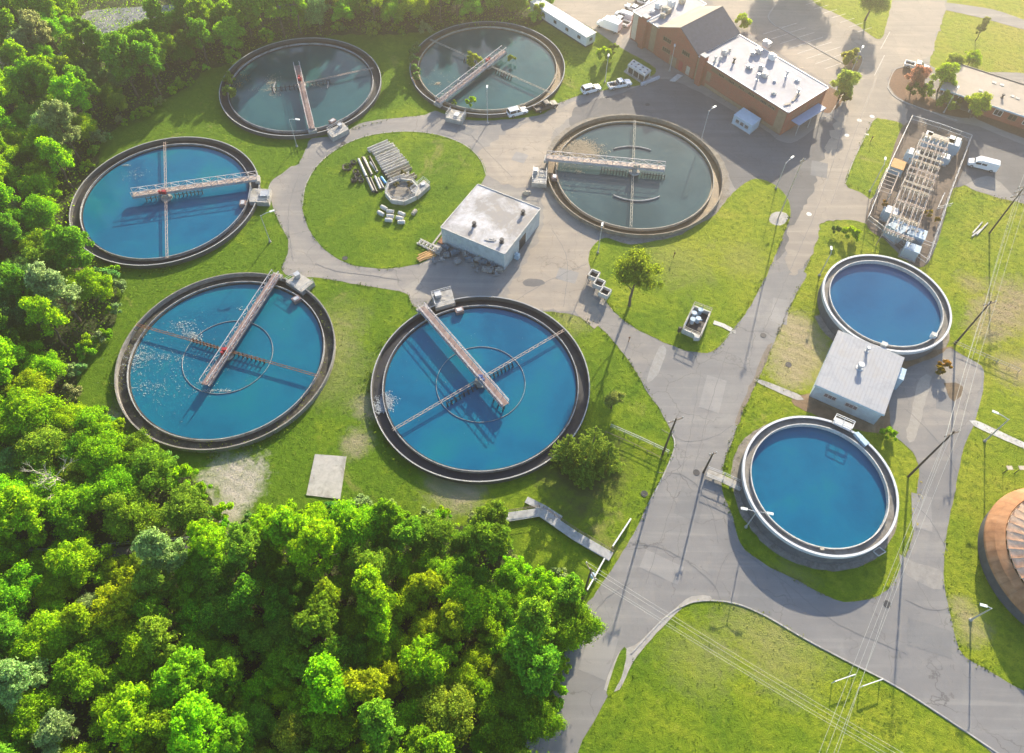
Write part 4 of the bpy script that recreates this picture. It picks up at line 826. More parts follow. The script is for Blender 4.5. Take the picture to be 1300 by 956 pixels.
for i in range(4):
    for j in (.27, .73):
        o = q[0].lerp(q[3], (i + .5)/4).lerp(q[1].lerp(q[2], (i + .5)/4), j); mb = MB(); mb.ring((o.x, o.y), .30, .42, 2.303, 2.42, 16); fn = mb.build('fan', GALV, t); mb = MB(); mb.disc((o.x, o.y), .30, 2.33, 16); mb.build('fan_blade', STEELD, fn)
mb = MB(); mb.bar(P(814, 107, .35), P(837, 98, .35), .5, .7); mb.bar(P(814, 107, .04), P(837, 98, .04), .7, .08); tag(mb.build('barrier_block', simple('barrier_grey', (.45, .48, .53), .7, .1)), 'low pale grey barrier block on the pavement in front of the chiller', 'barrier')
mb = MB(); mb.prism([tuple(x[:2]) for x in pts([(850, 103), (860, 95), (867, 97), (857, 104)])], .03, .25); tag(mb.build('door_step', CONCL), 'pale door step slab at the gabled front of the brick building', 'step')

# ================================================================== POLES, LAMPS, WIRES
def lamp_post(base, h, arm_az, arm, label, double=False, thick=.11):
    b = P(*base); t = thing('lamp_post', label, 'lamp post', (b.x, b.y, 0), 0, 'street lamps on thin poles')
    mb = MB(); mb.tube(b, b + Vector((0, 0, h)), thick, thick*.6, 8); mb.build('pole', GALV, t)
    mb = MB(); mb.tube(b + Vector((0, 0, .01)), b + Vector((0, 0, .35)), .28, .22, 10); mb.build('base', CONC, t)
    for s_ in ((1, -1) if double else (1,)):
        d = Vector((math.cos(arm_az), math.sin(arm_az), 0))*s_
        e = b + Vector((0, 0, h + .25)) + d*arm
        mb = MB(); mb.path([b + Vector((0, 0, h - .15)), b + d*arm*.5 + Vector((0, 0, h + .15)), e], thick*.5, 6); mb.build('arm', GALV, t)
        mb = MB(); mb.box((e.x + d.x*.3, e.y + d.y*.3, h + .24), (.95, .38, .16), math.atan2(d.y, d.x)); mb.build('lamp_head', LAMPG, t)
    return t
lamp_post((377, 186), 7.4, math.radians(-10), 1.6, 'lamp post on the grass below the murky tank with the short walkway')
lamp_post((343, 307), 7.4, math.radians(25), 2.0, 'lamp post on the grass between the two left blue tanks')
lamp_post((619, 157), 8.8, math.radians(90), .9, 'lamp post on the pavement at the lower rim of the tank with reeds')
lamp_post((890, 178), 8.0, math.radians(40), 1.4, 'lamp post between the silver-truss tank and the brick building')
lamp_post((985, 239), 7.0, math.radians(45), 1.9, 'lamp post at the tip of the lawn beside the tall pale pole')
lamp_post((759, 321), 6.8, math.radians(80), .7, 'lamp post at the corner of the tree lawn below the silver-truss tank')
lamp_post((947, 669), 6.0, math.radians(170), 1.6, 'lamp post against the left side of the lower raised tank', True)
lamp_post((1250, 560), 7.4, math.radians(150), 1.9, 'lamp post beside the narrow concrete path at the right edge', thick=.14)
lamp_post((1232, 787), 5.8, math.radians(165), .9, 'lamp post in the grass next to the rusty covered tank', thick=.14)
lamp_post((1078, 98), 7.0, math.radians(60), 1.6, 'lamp post in the small tree bed at the end of the car park')
lamp_post((1104, 243), 7.5, math.radians(70), 1.3, 'lamp post standing on the narrow lawn left of the substation')
lamp_post((1040, 350), 6.5, math.radians(80), .8, 'lamp post in the grass left of the upper raised tank')
lamp_post((850, 90), 6.5, math.radians(80), .1, 'thin pole near the gabled front of the brick building')
lamp_post((768, 104), 6.5, math.radians(80), .5, 'lamp post on the grass between the white wagon and the white pickup')
lamp_post((1198, 143), 6.5, math.radians(60), .1, 'white flagless pole in front of the low brick building')

def utility_pole(base, h, label, az=0.3, lean=(0, 0), xarm=2.6, r0=.19, n_arm=1, transformer=False, mat=None):
    b = P(*base); top = b + Vector((lean[0], lean[1], h)); t = thing('utility_pole', label, 'utility pole', (b.x, b.y, 0), 0, 'wooden utility poles')
    mb = MB(); mb.tube(b, top, r0, r0*.62, 10); mb.build('pole', mat or POLEW, t); att = []
    d = Vector((math.cos(az), math.sin(az), 0))
    for k in range(n_arm):
        o = b.lerp(top, 1 - .05 - k*.09); mb = MB(); mb.bar(o - d*xarm/2, o + d*xarm/2, .14, .16); ca = mb.build('crossarm', WOOD, t)
        for s_ in (-.46, -.12, .46):
            q = o + d*xarm*s_; mb = MB(); mb.tube(q + Vector((0, 0, .09)), q + Vector((0, 0, .42)), .06, .08, 8); mb.build('insulator', CONCL, ca); 
            if k == 0: att.append(q + Vector((0, 0, .42)))
    if transformer:
        o = b.lerp(top, .8) + Vector((.4, 0, 0)); mb = MB(); mb.tube(o, o + Vector((0, 0, 1.0)), .3, .3, 12); mb.build('transformer', SUBGREY, t)
    att.append(b.lerp(top, .80)); return att
pA = utility_pole((1153, 605), 15.2, 'tall dark wooden pole between the lower raised tank and the side road', .35)
pB = utility_pole((1212, 437), 12.6, 'wooden pole at the fence corner beside the upper raised tank', .35)
pC = utility_pole((1256, 296), 13.5, 'wooden pole with stacked crossarms on the right lawn below the white van', .35, n_arm=3, xarm=3.4)
pD = utility_pole((738, 766), 15.0, 'dark wooden pole at the road edge among the last trees of the wood', -1.1, transformer=True)
pE = utility_pole((988, 277), 16.0, 'tall pale pole standing in a round concrete patch on the tree lawn', .5, r0=.14, mat=TAN, xarm=1.2)
pG = utility_pole((841, 577), 12.0, 'wooden pole on the road edge at the end of the low fence near the pines', .4)
pH = utility_pole((893, 600), 7.0, 'short wooden pole at the end of the footbridge to the lower raised tank', .3, xarm=1.2)
sheet('concrete_patch', [(976, 277), (984, 269), (998, 271), (1000, 280), (990, 286), (979, 284)], 0.052, CONC, .1)
def wire(a, b, sag, label, rad=.021, grp='overhead power lines'):
    a, b = Vector(a), Vector(b); n = 16; ps = [a.lerp(b, i/n) - Vector((0, 0, sag*4*(i/n)*(1 - i/n))) for i in range(n + 1)]
    mb = MB(); mb.path(ps, rad, 4); o = mb.build('power_line', WIRE, None, loc=tuple(ps[n//2])); return tag(o, label, 'power line', grp)
nm = ['outermost left', 'second', 'right', 'lowest']
far = [P(1330, 150, 13) + Vector((i*1.2, 0, 0)) for i in range(4)]
near = [P(1112 - i*0, 790, 12) - Vector((3 - i*1.0, 12, 0)) for i in range(4)]
end = [P(1000 + i*10, 1060, 10) for i in range(4)]
for i in range(4):
    wire(pA[i], pB[i], .5, f'{nm[i]} of four power lines between the lower raised tank pole and fence corner pole')
    wire(pB[i], pC[i], .6, f'{nm[i]} of four power lines between the fence corner pole and stacked-crossarm pole')
    wire(pC[i], far[i], .5, f'{nm[i]} of four power lines leaving the stacked-crossarm pole to the right')
    wire(pA[i], end[i], .8, f'{nm[i]} of four power lines from the raised tank pole over the junction')
    e_ = P(1040 + i*6, 872 + i*5, 8.0)
    wire(pD[i], P(1330 + i*5, 1060 + i*9, 9.0), 1.4, f'{nm[i]} of four power lines from the pole by the wood over the junction')

# ================================================================== FENCES, RAILS, SMALL STRUCTURES
def fence(px, label, h=1.9, step=2.6, mesh=True, name='chain_link_fence', mat=GALV, rails=2, closed=False):
    q = pts(px); c_ = sum(q, Vector())/len(q); t = thing(name, label, 'fence', (c_.x, c_.y, 0))
    segs = list(zip(q, q[1:] + q[:1])) if closed else list(zip(q[:-1], q[1:]))
    for a, b in segs:
        mb = MB()
        for k in range(rails): z = h - k*(h*.5); mb.bar(on(a, z), on(b, z), .07)
        mb.build('rail', mat, t); n = max(1, round((b - a).length/step))
        for i in range(n):
            o = a.lerp(b, i/n); mb = MB(); mb.tube(on(o, 0), on(o, h + .05), .05, .05, 6); mb.build('post', mat, t)
        if mesh:
            mb = MB(); mb.add([on(a, .05), on(b, .05), on(b, h - .05), on(a, h - .05)], [(0, 1, 2, 3)]); mb.build('wire_mesh', CHAIN, t)
    mb = MB(); o = q[-1]; mb.tube(on(o, 0), on(o, h + .05), .05, .05, 6)
    if not closed: mb.build('post', mat, t)
    return t
m = NT('chain_link'); p = m.pos(); sx = m.n('ShaderNodeSeparateXYZ'); m.l(p, sx.inputs[0]); hx = m.math('ADD', m.math('MULTIPLY', sx.outputs[0], .7), m.math('MULTIPLY', sx.outputs[1], .7))
w1 = m.math('ABSOLUTE', m.math('SINE', m.math('MULTIPLY', m.math('ADD', hx, sx.outputs[2]), 40.0))); w2 = m.math('ABSOLUTE', m.math('SINE', m.math('MULTIPLY', m.math('SUBTRACT', hx, sx.outputs[2]), 40.0)))
al = m.math('LESS_THAN', m.math('MINIMUM', w1, w2), .16)
bs = m.n('ShaderNodeBsdfDiffuse'); bs.inputs[0].default_value = (.35, .35, .35, 1); tr = m.n('ShaderNodeBsdfTransparent'); mx = m.n('ShaderNodeMixShader')
m.l(al, mx.inputs[0]); m.l(tr.outputs[0], mx.inputs[1]); m.l(bs.outputs[0], mx.inputs[2]); m.l(mx.outputs[0], m.out.inputs[0]); CHAIN = m.m
fence([(1154, 155), (1126, 215), (1099, 282)], 'chain link fence with posts along the left side of the substation')
fence([(1229, 180), (1216, 215), (1202, 252), (1173, 338)], 'chain link fence with posts along the right side of the substation, by the van')
fence([(1154, 155), (1190, 166), (1229, 180)], 'chain link fence across the far end of the substation')
fence([(1099, 282), (1134, 309), (1173, 338)], 'chain link fence across the near end of the substation, behind the raised tank')
fence([(1209, 437), (1250, 455), (1292, 473)], 'low pale pipe rail with weeds below it beside the fence corner pole', 1.1, 2.0, False, 'pipe_rail', CREAM)
fence([(775, 543), (812, 559), (848, 576)], 'low wire fence crossing the grass from the pines to the road', 1.2, 3.0, True, 'wire_fence')
fence([(768, 551), (805, 567), (838, 584)], 'low wooden rail just below the wire fence by the pines', 0.9, 3.0, False, 'rail_fence', WOOD, 1)
fence([(1196, 250), (1188, 268), (1206, 263)], 'short bent pipe guard rail outside the substation fence near the van', 1.2, 2.0, False, 'guard_rail')
fence([(0, 702), (90, 700), (180, 690), (270, 684), (345, 679)], 'thin wire fence along the dark path through the wood', 1.3, 3.2, True, 'wire_fence')

# footbridges
def footbridge(px, wd, z, label, rails=(1, 1), mat=None, legs=True, name='boardwalk'):
    q = pts(px, z); c_ = q[len(q)//2]; t = thing(name, label, 'boardwalk', (c_.x, c_.y, 0)); mb = MB(); strip(mb, q, wd, z - .12, z); mb.build('deck', mat or CONC, t)
    for s_, on_ in ((1, rails[0]), (-1, rails[1])):
        if not on_: continue
        mb = MB()
        for a, b in zip(q[:-1], q[1:]): d = (b - a).normalized(); n_ = Vector((-d.y, d.x, 0))*s_*wd/2*.96; railing(mb, a + n_, b + n_, 1.0, 2.0, .06)
        mb.build('handrail', WOOD if mat is not None else GALV, t)
    if legs:
        for a, b in zip(q[:-1], q[1:]):
            n = max(1, int((b - a).length/4))
            for i in range(n): o = a.lerp(b, (i + .5)/n); mb = MB(); mb.box((o.x, o.y, (z - .12)/2), (.3, wd*.8, z - .12), math.atan2((b - a).y, (b - a).x)); mb.build('pier', CONC, t)
    return t
PLK = simple('bluish_planks', (.36, .36, .36), .85, .25, 1.6, stain=(.22, .22, .2))
footbridge([(600, 661), (640, 657), (686, 650), (730, 680), (776, 707)], 1.5, .5, 'grey plank boardwalk bending from the wood edge down to the road', (1, 0), PLK)
footbridge([(668, 634), (690, 645), (712, 659)], 1.1, .35, 'short grey plank ramp joining the bend of the boardwalk', (0, 0), PLK, name='ramp')
footbridge([(897, 600), (918, 608), (941, 619)], 1.3, .7, 'short railed footbridge from the road to the lower raised tank', (1, 1), None, name='footbridge')
footbridge([(905, 449), (930, 421)][::-1] if False else [(906, 409), (918, 413), (929, 419)], .9, .12, 'narrow concrete slab path beside the white pump pit', (0, 0), CONCL, False, name='slab_path')

def barrier(a, b, label, h=.95, wd=.35, mat=None):
    A, B = P(*a), P(*b); c_ = (A + B)/2; t = thing('roadside_barrier', label, 'barrier', (c_.x, c_.y, 0), 0, 'white roadside barriers'); n = 3
    mb = MB(); mb.bar(on(A, h*.62), on(B, h*.62), wd*.4, h*.55); mb.build('rail', mat or CONCL, t)
    mb = MB(); mb.bar(on(A, h*.62 + h*.3), on(B, h*.62 + h*.3), wd*.6, .08); mb.build('cap', WHITE, t)
    for i in range(5): o = A.lerp(B, (i + .1)/4.2); mb = MB(); mb.box((o.x, o.y, h*.3), (.2, .2, h*.6)); mb.build('post', WOOD, t)
barrier((800, 661), (777, 696), 'white barrier on the verge above the boardwalk end')
barrier((767, 711), (745, 751), 'white barrier on the verge below the boardwalk end, beside the dark pole')

# three concrete planters on legs
def planter():
    t = thing('concrete_box', 'x', 'concrete box'); mb = MB(); s_ = 1.9
    mb.box((0, 0, 1.25), (s_ - .4, s_ - .4, .2)); mb.build('bottom', CONCD, t, local=True)
    mb = MB()
    for a_ in range(4): co, si = math.cos(a_*PI/2), math.sin(a_*PI/2); mb.box((co*(s_/2 - .1), si*(s_/2 - .1), 1.55), (.2, s_ if a_ % 2 == 0 else s_, 1.0), a_*PI/2)
    mb.build('box', CONCL, t, local=True)
    for x in (-.7, .7):
        for y in (-.7, .7): mb = MB(); mb.box((x, y, .55), (.16, .16, 1.1)); mb.build('leg', CONC, t, local=True)
    return t
pl = planter(); pl.location = P(753, 356); pl.rotation_euler.z = 1.05; pl['group'] = 'open concrete boxes on the tree lawn kerb'; pl['label'] = 'open concrete box on legs at the lawn edge, farthest of three in a row'
dup(pl, P(759.5, 367), 1.05, 'open concrete box on legs at the lawn edge, middle of three in a row')
dup(pl, P(767, 378), 1.05, 'open concrete box on legs at the lawn edge, nearest the road of three')

# white pump pit on the tree lawn
q = pts([(867, 417), (881, 388), (902, 396), (889, 427)], 1.3); c_ = sum(q, Vector())/4; t = thing('pump_pit', 'white-framed open pump pit with machinery on the tree lawn', 'pump pit', (c_.x, c_.y, 0)); mb = MB()
for i in range(4): a, b = q[i], q[(i + 1) % 4]; mb.bar(on(a, .65), on(b, .65), .3, 1.3, -.0)
mb.build('wall', CONCL, t); mb = MB()
for i in range(4): a, b = q[i].lerp(c_, -.04), q[(i + 1) % 4].lerp(c_, -.04); railing(mb, on(a, 1.3), on(b, 1.3), 1.0, 2.2, .08)
mb.build('handrail', CREAM, t); mb = MB(); mb.prism([tuple(c_.lerp(x, .9)[:2]) for x in q], .05, .5); mb.build('pit_floor', CONCD, t)
for px, py in ((881, 399), (886, 406), (889, 395), (879, 407)):
    o = P(px, py, 1.2); mb = MB(); mb.tube((o.x, o.y, .5), (o.x, o.y, 1.5), .38, .30, 12); mb.tube((o.x, o.y, 1.5), (o.x, o.y, 1.75), .5, .5, 12); mb.tube((o.x, o.y, .8), (o.x + .9, o.y + .3, .8), .14, .14, 8); mb.build('pump', SUBGREY, t)
mb = MB(); mb.bar(P(884, 427, 1.1), P(884, 431, 1.1), .9, .9); mb.build('outlet_box', CONCL, t)
mb = MB(); o = P(863, 418, 1); mb.box((o.x, o.y, .9), (.5, .4, 1.3), .4); mb.tube((o.x, o.y, 0), (o.x, o.y, .3), .08); tag(mb.build('control_cabinet', STEELD), 'small dark control cabinet on the lawn left of the white pump pit', 'cabinet')

# ================================================================== ROUND LAWN YARD
def spot(name, label, cat, parts, loc, rz=0.0, group=None):
    t = thing(name, label, cat, loc, rz, group)
    for nm_, mb, mt in parts: mb.build(nm_, mt, t, local=True)
    return t
# concrete channels side by side
ch_rows = [((468, 193), (494, 182)), ((474, 197), (501, 186)), ((478, 204), (506, 192)), ((481, 209), (509, 197)), ((484, 214), (513, 201)), ((487, 220), (518, 207)), ((491, 227), (522, 214)), ((500, 231), (521, 223)), ((499, 238), (528, 224))]
ordn = ['farthest', 'second farthest', 'third farthest', 'fourth farthest', 'middle', 'fourth nearest', 'third nearest', 'second nearest, shorter', 'nearest']
for i, (a, b) in enumerate(ch_rows):
    A, B = P(*a), P(*b); L = (B - A).length; c_ = (A + B)/2; mb = MB(); mb.box((0, 0, .09), (L, 1.0, .16)); 
    for s_ in (1, -1): mb.box((0, s_*.44, .5), (L, .12, .66))
    tag(mb.build('concrete_channel', CONCL if i not in (6, 8) else CREAM, None, loc=(c_.x, c_.y, 0), local=True), f'long pale concrete channel on the round lawn, {ordn[i]} of nine side by side', 'concrete channel', 'concrete channels stacked side by side').rotation_euler.z = math.atan2((B - A).y, (B - A).x)
# pipes
PP = [((455, 202), (465, 224), .30, 'W'), ((460, 200), (471, 221), .28, 'K'), ((462, 200), (472, 222), .26, 'W'), ((469, 199), (478, 216), .28, 'K'), ((470, 206), (479, 218), .24, 'W'), ((466, 226), (474, 243), .30, 'G'), ((470, 226), (478, 244), .28, 'K'), ((476, 224), (483, 240), .26, 'W'),
      ((480, 226), (487, 239), .24, 'G'), ((484, 225), (490, 233), .30, 'B'), ((485, 216), (496, 231), .28, 'K'), ((488, 215), (499, 232), .22, 'W')]
pm = {'W': (CONCL, 'white'), 'K': (BLACKP, 'black'), 'G': (CONC, 'grey'), 'B': (BLUEP, 'bright blue')}
pos_w = ['at the far left of the pile', 'beside the leftmost white one', 'second white from the left', 'at the top right of the pile', 'short one at the top right', 'at the lower left of the pile', 'lower left, next to a grey one', 'in the lower middle of the pile', 'lower middle beside the blue one', 'on the lower right of the pile', 'along the concrete channels', 'touching the concrete channels']
for i, (a, b, rr, k) in enumerate(PP):
    A, B = P(*a, rr + .02), P(*b, rr + .02); c_ = (A + B)/2; d = (B - A)/2; mb = MB(); n = 14; mb.tube(-d, d, rr, rr, n, False); mb.tube(d, -d, rr*.86, rr*.86, n, False); mb.tube(d*.93, d, rr*1.12, rr*1.12, n, False)
    tag(mb.build('pipe', pm[k][0], None, loc=tuple(c_), local=True, smooth=True), f'{pm[k][1]} pipe on the round lawn, {pos_w[i]}', 'pipe', 'pipes laid on the round lawn')
# coils of black hose and fittings
for i, (px, py, rr) in enumerate(((441, 214, 1.0), (449, 208, .6), (452, 220, .7), (455, 226, .8), (450, 230, .6), (459, 231, .5))):
    o = P(px, py); mb = MB()
    for k in range(4): 
        cc0 = Vector((random.uniform(-.1, .1), random.uniform(-.1, .1), .12 + k*.16)); r_ = rr*random.uniform(.7, 1.0); n = 16; tl = random.uniform(-.2, .2)
        mb.path([cc0 + Vector((r_*math.cos(2*PI*j/n), r_*math.sin(2*PI*j/n), tl*rr*math.cos(2*PI*j/n)+.05)) for j in range(n + 1)], .07, 5)
    for k in range(3): 
        a_ = random.uniform(0, 6.28); mb.tube((math.cos(a_)*rr*.8, math.sin(a_)*rr*.8, .1), (math.cos(a_ + 1)*rr, math.sin(a_ + 1)*rr, .75), .12, .12, 8)
    w_ = ['largest', 'topmost small', 'middle', 'lower middle', 'lowest left', 'smallest, nearest the pipes'][i]
    tag(mb.build('hose_coil', BLACKP if i % 2 == 0 else STEELD, None, loc=tuple(o), local=True), f'tangled dark hose coil left of the pipes, {w_}', 'hose coil', 'dark hose coils by the pipes')
# short concrete cylinders
for i, (a, b) in enumerate((((484, 262), (491, 266)), ((480, 269), (487, 273)), ((491, 268), (500, 269)), ((491, 274), (500, 275)), ((489, 279), (498, 280)), ((506, 270), (514, 273)), ((503, 276), (512, 278)), ((505, 282), (514, 282)), ((524, 272), (528, 267)))):
    A, B = P(*a, .35), P(*b, .35); c_ = (A + B)/2; d = (B - A)/2; mb = MB(); mb.tube(-d, d, .42, .42, 12); mb.tube(-d*.4, d*.4, .46, .46, 12)
    w_ = ['top left one', 'left one below the top', 'top of the middle three', 'centre of the middle three', 'bottom of the middle three', 'top of the right three', 'centre of the right three', 'bottom of the right three', 'lone one to the right'][i]
    tag(mb.build('concrete_cylinder', CONCL if i != 8 else CREAM, None, loc=tuple(c_), local=True), f'short pale concrete cylinder below the octagonal basin, {w_}', 'concrete cylinder', 'short concrete cylinders on the round lawn')
# octagonal basin with its annexe
oc = P(511, 246); t = thing('octagonal_basin', 'low octagonal concrete basin with weeds and rail in the round lawn', 'basin', (oc.x, oc.y, 0)); n = 8; rr = 3.5
oct_ = [Vector((oc.x + rr*math.cos(2*PI*(i + .3)/n), oc.y + rr*math.sin(2*PI*(i + .3)/n), 0)) for i in range(n)]
mb = MB()
for i in range(n): mb.bar(on(oct_[i], .6), on(oct_[(i + 1) % n], .6), .3, 1.2)
mb.build('wall', CONCL, t); mb = MB(); mb.prism([tuple(oc.lerp(q, .95)[:2]) for q in oct_], .05, .55); mb.build('basin_floor', GRAVM, t); mb = MB()
for i in range(n): railing(mb, on(oct_[i], 1.2), on(oct_[(i + 1) % n], 1.2), .9, 1.4, .05)
mb.build('handrail', GALV, t)
q = pts([(521, 242), (538, 228), (546, 235), (530, 249)], 1.1); mb = MB(); mb.prism([tuple(x[:2]) for x in q], 0, 1.1); an = mb.build('annexe', CONC, t); mb = MB()
for i in range(4): railing(mb, q[i], q[(i + 1) % 4], .9, 1.4, .05)
mb.build('handrail', GALV, an); o = P(537, 234, 1.2); mb = MB(); mb.box((o.x, o.y, 1.25), (.9, .7, .3), .4); mb.build('lid', WHITE, an)

# scrap beside the block building
SB = simple('blue_grey_scrap', (.17, .22, .26), .6, .3, 2.5, stain=(.28, .27, .25)); SG = simple('grey_scrap', (.26, .27, .27), .7, .3, 2.5, stain=(.2, .14, .1))
def scrap(i, px, py, s_, kind, label):
    o = P(px, py); mb = MB(); rz = random.uniform(0, 3)
    if kind == 0:   # motor / gearbox
        mb.tube((-s_*.6, 0, s_*.5), (s_*.5, 0, s_*.5), s_*.42, s_*.42, 12); mb.tube((s_*.5, 0, s_*.5), (s_*.8, 0, s_*.5), s_*.2, s_*.2, 10); mb.box((0, 0, s_*.08), (s_*1.3, s_*.9, s_*.14)); mb.box((-.1*s_, 0, s_*.95), (s_*.4, s_*.35, s_*.25)); mb.tube((-s_*.75, 0, s_*.5), (-s_*.6, 0, s_*.5), s_*.52, s_*.52, 12)
        for k in range(4): mb.box((-s_*.4 + k*s_*.25, 0, s_*.5), (.05, s_*.95, s_*.9))
    elif kind == 1: # drum on its side + plate
        mb.tube((0, -s_*.6, s_*.45), (0, s_*.6, s_*.45), s_*.45, s_*.45, 16); mb.tube((0, -s_*.1, s_*.45), (0, s_*.1, s_*.45), s_*.49, s_*.49, 16); mb.box((s_*.7, 0, s_*.2), (s_*.6, s_*.9, s_*.35), .3)
        mb.ring((s_*.1, -s_*.2), .2*s_, .35*s_, s_*.92, s_*1.05, 12)
    elif kind == 2: # frame crate
        for x in (-1, 1):
            for y in (-1, 1): mb.bar((x*s_*.6, y*s_*.5, 0), (x*s_*.6, y*s_*.5, s_*.9), .1)
            mb.bar((x*s_*.6, -s_*.5, s_*.9), (x*s_*.6, s_*.5, s_*.9), .1); mb.bar((x*s_*.6, -s_*.5, .1), (x*s_*.6, s_*.5, .1), .1)
        for y in (-1, 0, 1): mb.bar((-s_*.6, y*s_*.5, s_*.9), (s_*.6, y*s_*.5, s_*.9), .1)
        mb.box((0, 0, s_*.35), (s_*.9, s_*.7, s_*.55), .1)
        mb.tube((0, 0, s_*.6), (.3, .1, s_*1.15), s_*.2, s_*.14, 8)
    else:           # bent sheets and pipes
        for k in range(5): 
            a_ = random.uniform(0, 3.14); z_ = .08 + k*.12; mb.box((random.uniform(-.3, .3)*s_, random.uniform(-.3, .3)*s_, z_), (s_*random.uniform(.8, 1.5), s_*random.uniform(.15, .5), .06), a_)
        for k in range(3): a_ = random.uniform(0, 3.14); mb.tube((-math.cos(a_)*s_*.7, -math.sin(a_)*s_*.7, .5), (math.cos(a_)*s_*.7, math.sin(a_)*s_*.7, .7 + .1*k), .08, .08, 6)
    ob = mb.build(['old_pump', 'steel_drum', 'steel_crate', 'scrap_pile'][kind], [SB, SG, SB, SG][kind] if i % 3 else CONC, None, loc=tuple(o), local=True); ob.rotation_euler.z = rz
    tag(ob, label, ['old pump', 'drum', 'crate', 'scrap pile'][kind], 'scrap machinery along the block building wall')
SP = [(556, 322, 1.1, 2, 'blue-grey steel crate at the left end of the scrap row'), (566, 316, 1.1, 0, 'old blue pump against the wall near the left end of the scrap row'), (567, 326, 1.0, 1, 'drum and plate just below the leftmost old pump'), (561, 331, .9, 3, 'flat pieces of scrap at the lower left of the scrap row'),
      (578, 323, 1.2, 0, 'old pump in the dark corner left of the single fat drum'), (581, 334, 1.1, 1, 'fat drum standing apart in front of the scrap row'), (591, 325, 1.0, 2, 'open steel crate against the wall in mid row'), (596, 332, 1.2, 0, 'large grey pump in the middle of the scrap row'),
      (601, 338, .9, 3, 'loose pipes and sheets in front of the large grey pump'), (606, 331, 1.1, 1, 'drum against the wall right of the large grey pump'), (613, 335, 1.1, 0, 'old pump right of the wall drum'), (606, 345, 1.0, 3, 'pale heap of scrap farthest out from the wall'),
      (616, 344, .9, 2, 'small steel crate near the pale heap of scrap'), (622, 345, 1.2, 1, 'pale drum near the right end of the scrap row'), (627, 338, 1.1, 2, 'steel crate against the wall near the building corner'), (634, 344, 1.0, 0, 'old pump under the building corner, last in the scrap row'), (629, 349, .8, 3, 'small scrap pile in front of the last old pump'), (551, 333, 1.0, 3, 'thin white scrap strips beside the orange timber')]
for i, s_ in enumerate(SP): scrap(i, *s_)
o = P(545, 314); mb = MB()
for k in range(6): mb.box((-2.2 + k*.85, 0, .55), (.12, 1.3, .12)); mb.box((-2.2 + k*.85, .0, .3), (.5, .5, .3), .3)
for s_ in (-.6, .6): mb.box((0, s_, .45), (5.2, .14, .14)); mb.box((0, s_, .12), (5.2, .14, .14))
ob = mb.build('steel_rack', CONCL, None, loc=tuple(o), local=True); ob.rotation_euler.z = -.55; tag(ob, 'long white rack of parts at the corner of the round lawn', 'rack')
for i, (px, py, rz) in enumerate(((541, 323, .55), (544, 326, .45), (539, 327, .65))):
    o = P(px, py); mb = MB()
    for k in range(4): mb.box((0, -.45 + k*.3, .12 + (k % 2)*.1 + i*.05), (3.0, .26, .1))
    for k in (-1.2, 1.2): mb.box((k, 0, .04), (.12, 1.2, .07))
    ob = mb.build('timber_stack', PLANK, None, loc=tuple(o), local=True); ob.rotation_euler.z = rz; tag(ob, ['orange timber boards under the white rack', 'orange timber boards nearest the scrap machines', 'orange timber boards nearest the ring road'][i], 'timber', 'orange timber by the round lawn')
# debris under the pale boulder near the silver-truss tank
o = P(668, 246); mb = MB(); mb.tube((0, 0, .1), (.2, .1, .7), .8, .35, 7); mb.tube((.6, .3, 0), (.7, .3, .5), .5, .25, 6); tag(mb.build('boulder', CREAM, None, loc=tuple(o), local=True), 'pale boulder on the pavement by the silver-truss tank', 'boulder')

# ================================================================== SUBSTATION
A0, B0, C0, D0 = P(1154, 155), P(1229, 180), P(1173, 338), P(1099, 282)
ax = (P(1112, 330) - P(1187, 175)); ax.z = 0
s0, s1 = P(1186, 178, 4), P(1140, 300, 4); ux = (s1 - s0).normalized(); vx = Vector((-ux.y, ux.x, 0)); Ls = (s1 - s0).length
t = thing('switchyard_frame', 'rusty pale lattice steel frame with busbars along the middle of the substation', 'switchyard', (s0.x, s0.y, 0))
nb_ = 8; ws = 5.4
for i in range(nb_):
    o = on(s0, 0) + ux*Ls*i/(nb_ - 1)
    for s_ in (-1, 1):
        if i in (3, 5): pass
        b = o + vx*s_*ws/2; mb = MB(); h = 6.2 if i in (1, 2, 3, 4) else 4.8
        for k in (-.18, .18): mb.bar(b + ux*k, b + ux*k + Vector((0, 0, h)), .09)
        for k in range(int(h/.8)): mb.bar(b - ux*.18*(-1)**k + Vector((0, 0, k*.8)), b + ux*.18*(-1)**k + Vector((0, 0, k*.8 + .8)), .05)
        mb.build('lattice_leg', STEELP, t)
    mb = MB()
    for z in ((4.6, 6.0) if i in (1, 2, 3, 4) else (4.6,)):
        for k in (-.2, .2): mb.bar(o - vx*ws/2*1.1 + ux*k + Vector((0, 0, z)), o + vx*ws/2*1.1 + ux*k + Vector((0, 0, z)), .12)
        for j in range(7): a_ = -ws/2 + ws*j/7; mb.bar(o + vx*a_ - ux*.2*(-1)**j + Vector((0, 0, z)), o + vx*(a_ + ws/7) + ux*.2*(-1)**j + Vector((0, 0, z)), .05)
    bm = mb.build('cross_beam', STEELP if i % 2 else TAN, t)
    for j in range(6):
        q = o + vx*(-ws/2 + ws*(j + .5)/6) + Vector((0, 0, 3.7)); mb = MB(); mb.tube(q, q + Vector((0, 0, .85)), .11, .08, 8); mb.tube(q + Vector((0, 0, .2)), q + Vector((0, 0, .26)), .2, .2, 8); mb.tube(q + Vector((0, 0, .5)), q + Vector((0, 0, .56)), .2, .2, 8); mb.build('insulator', CREAM, bm)
for j in range(7):
    mb = MB(); q = on(s0, 3.6) + vx*(-ws/2 + ws*j/6); mb.tube(q, q + ux*Ls, .05, .05, 6); mb.build('busbar', GALV, t)
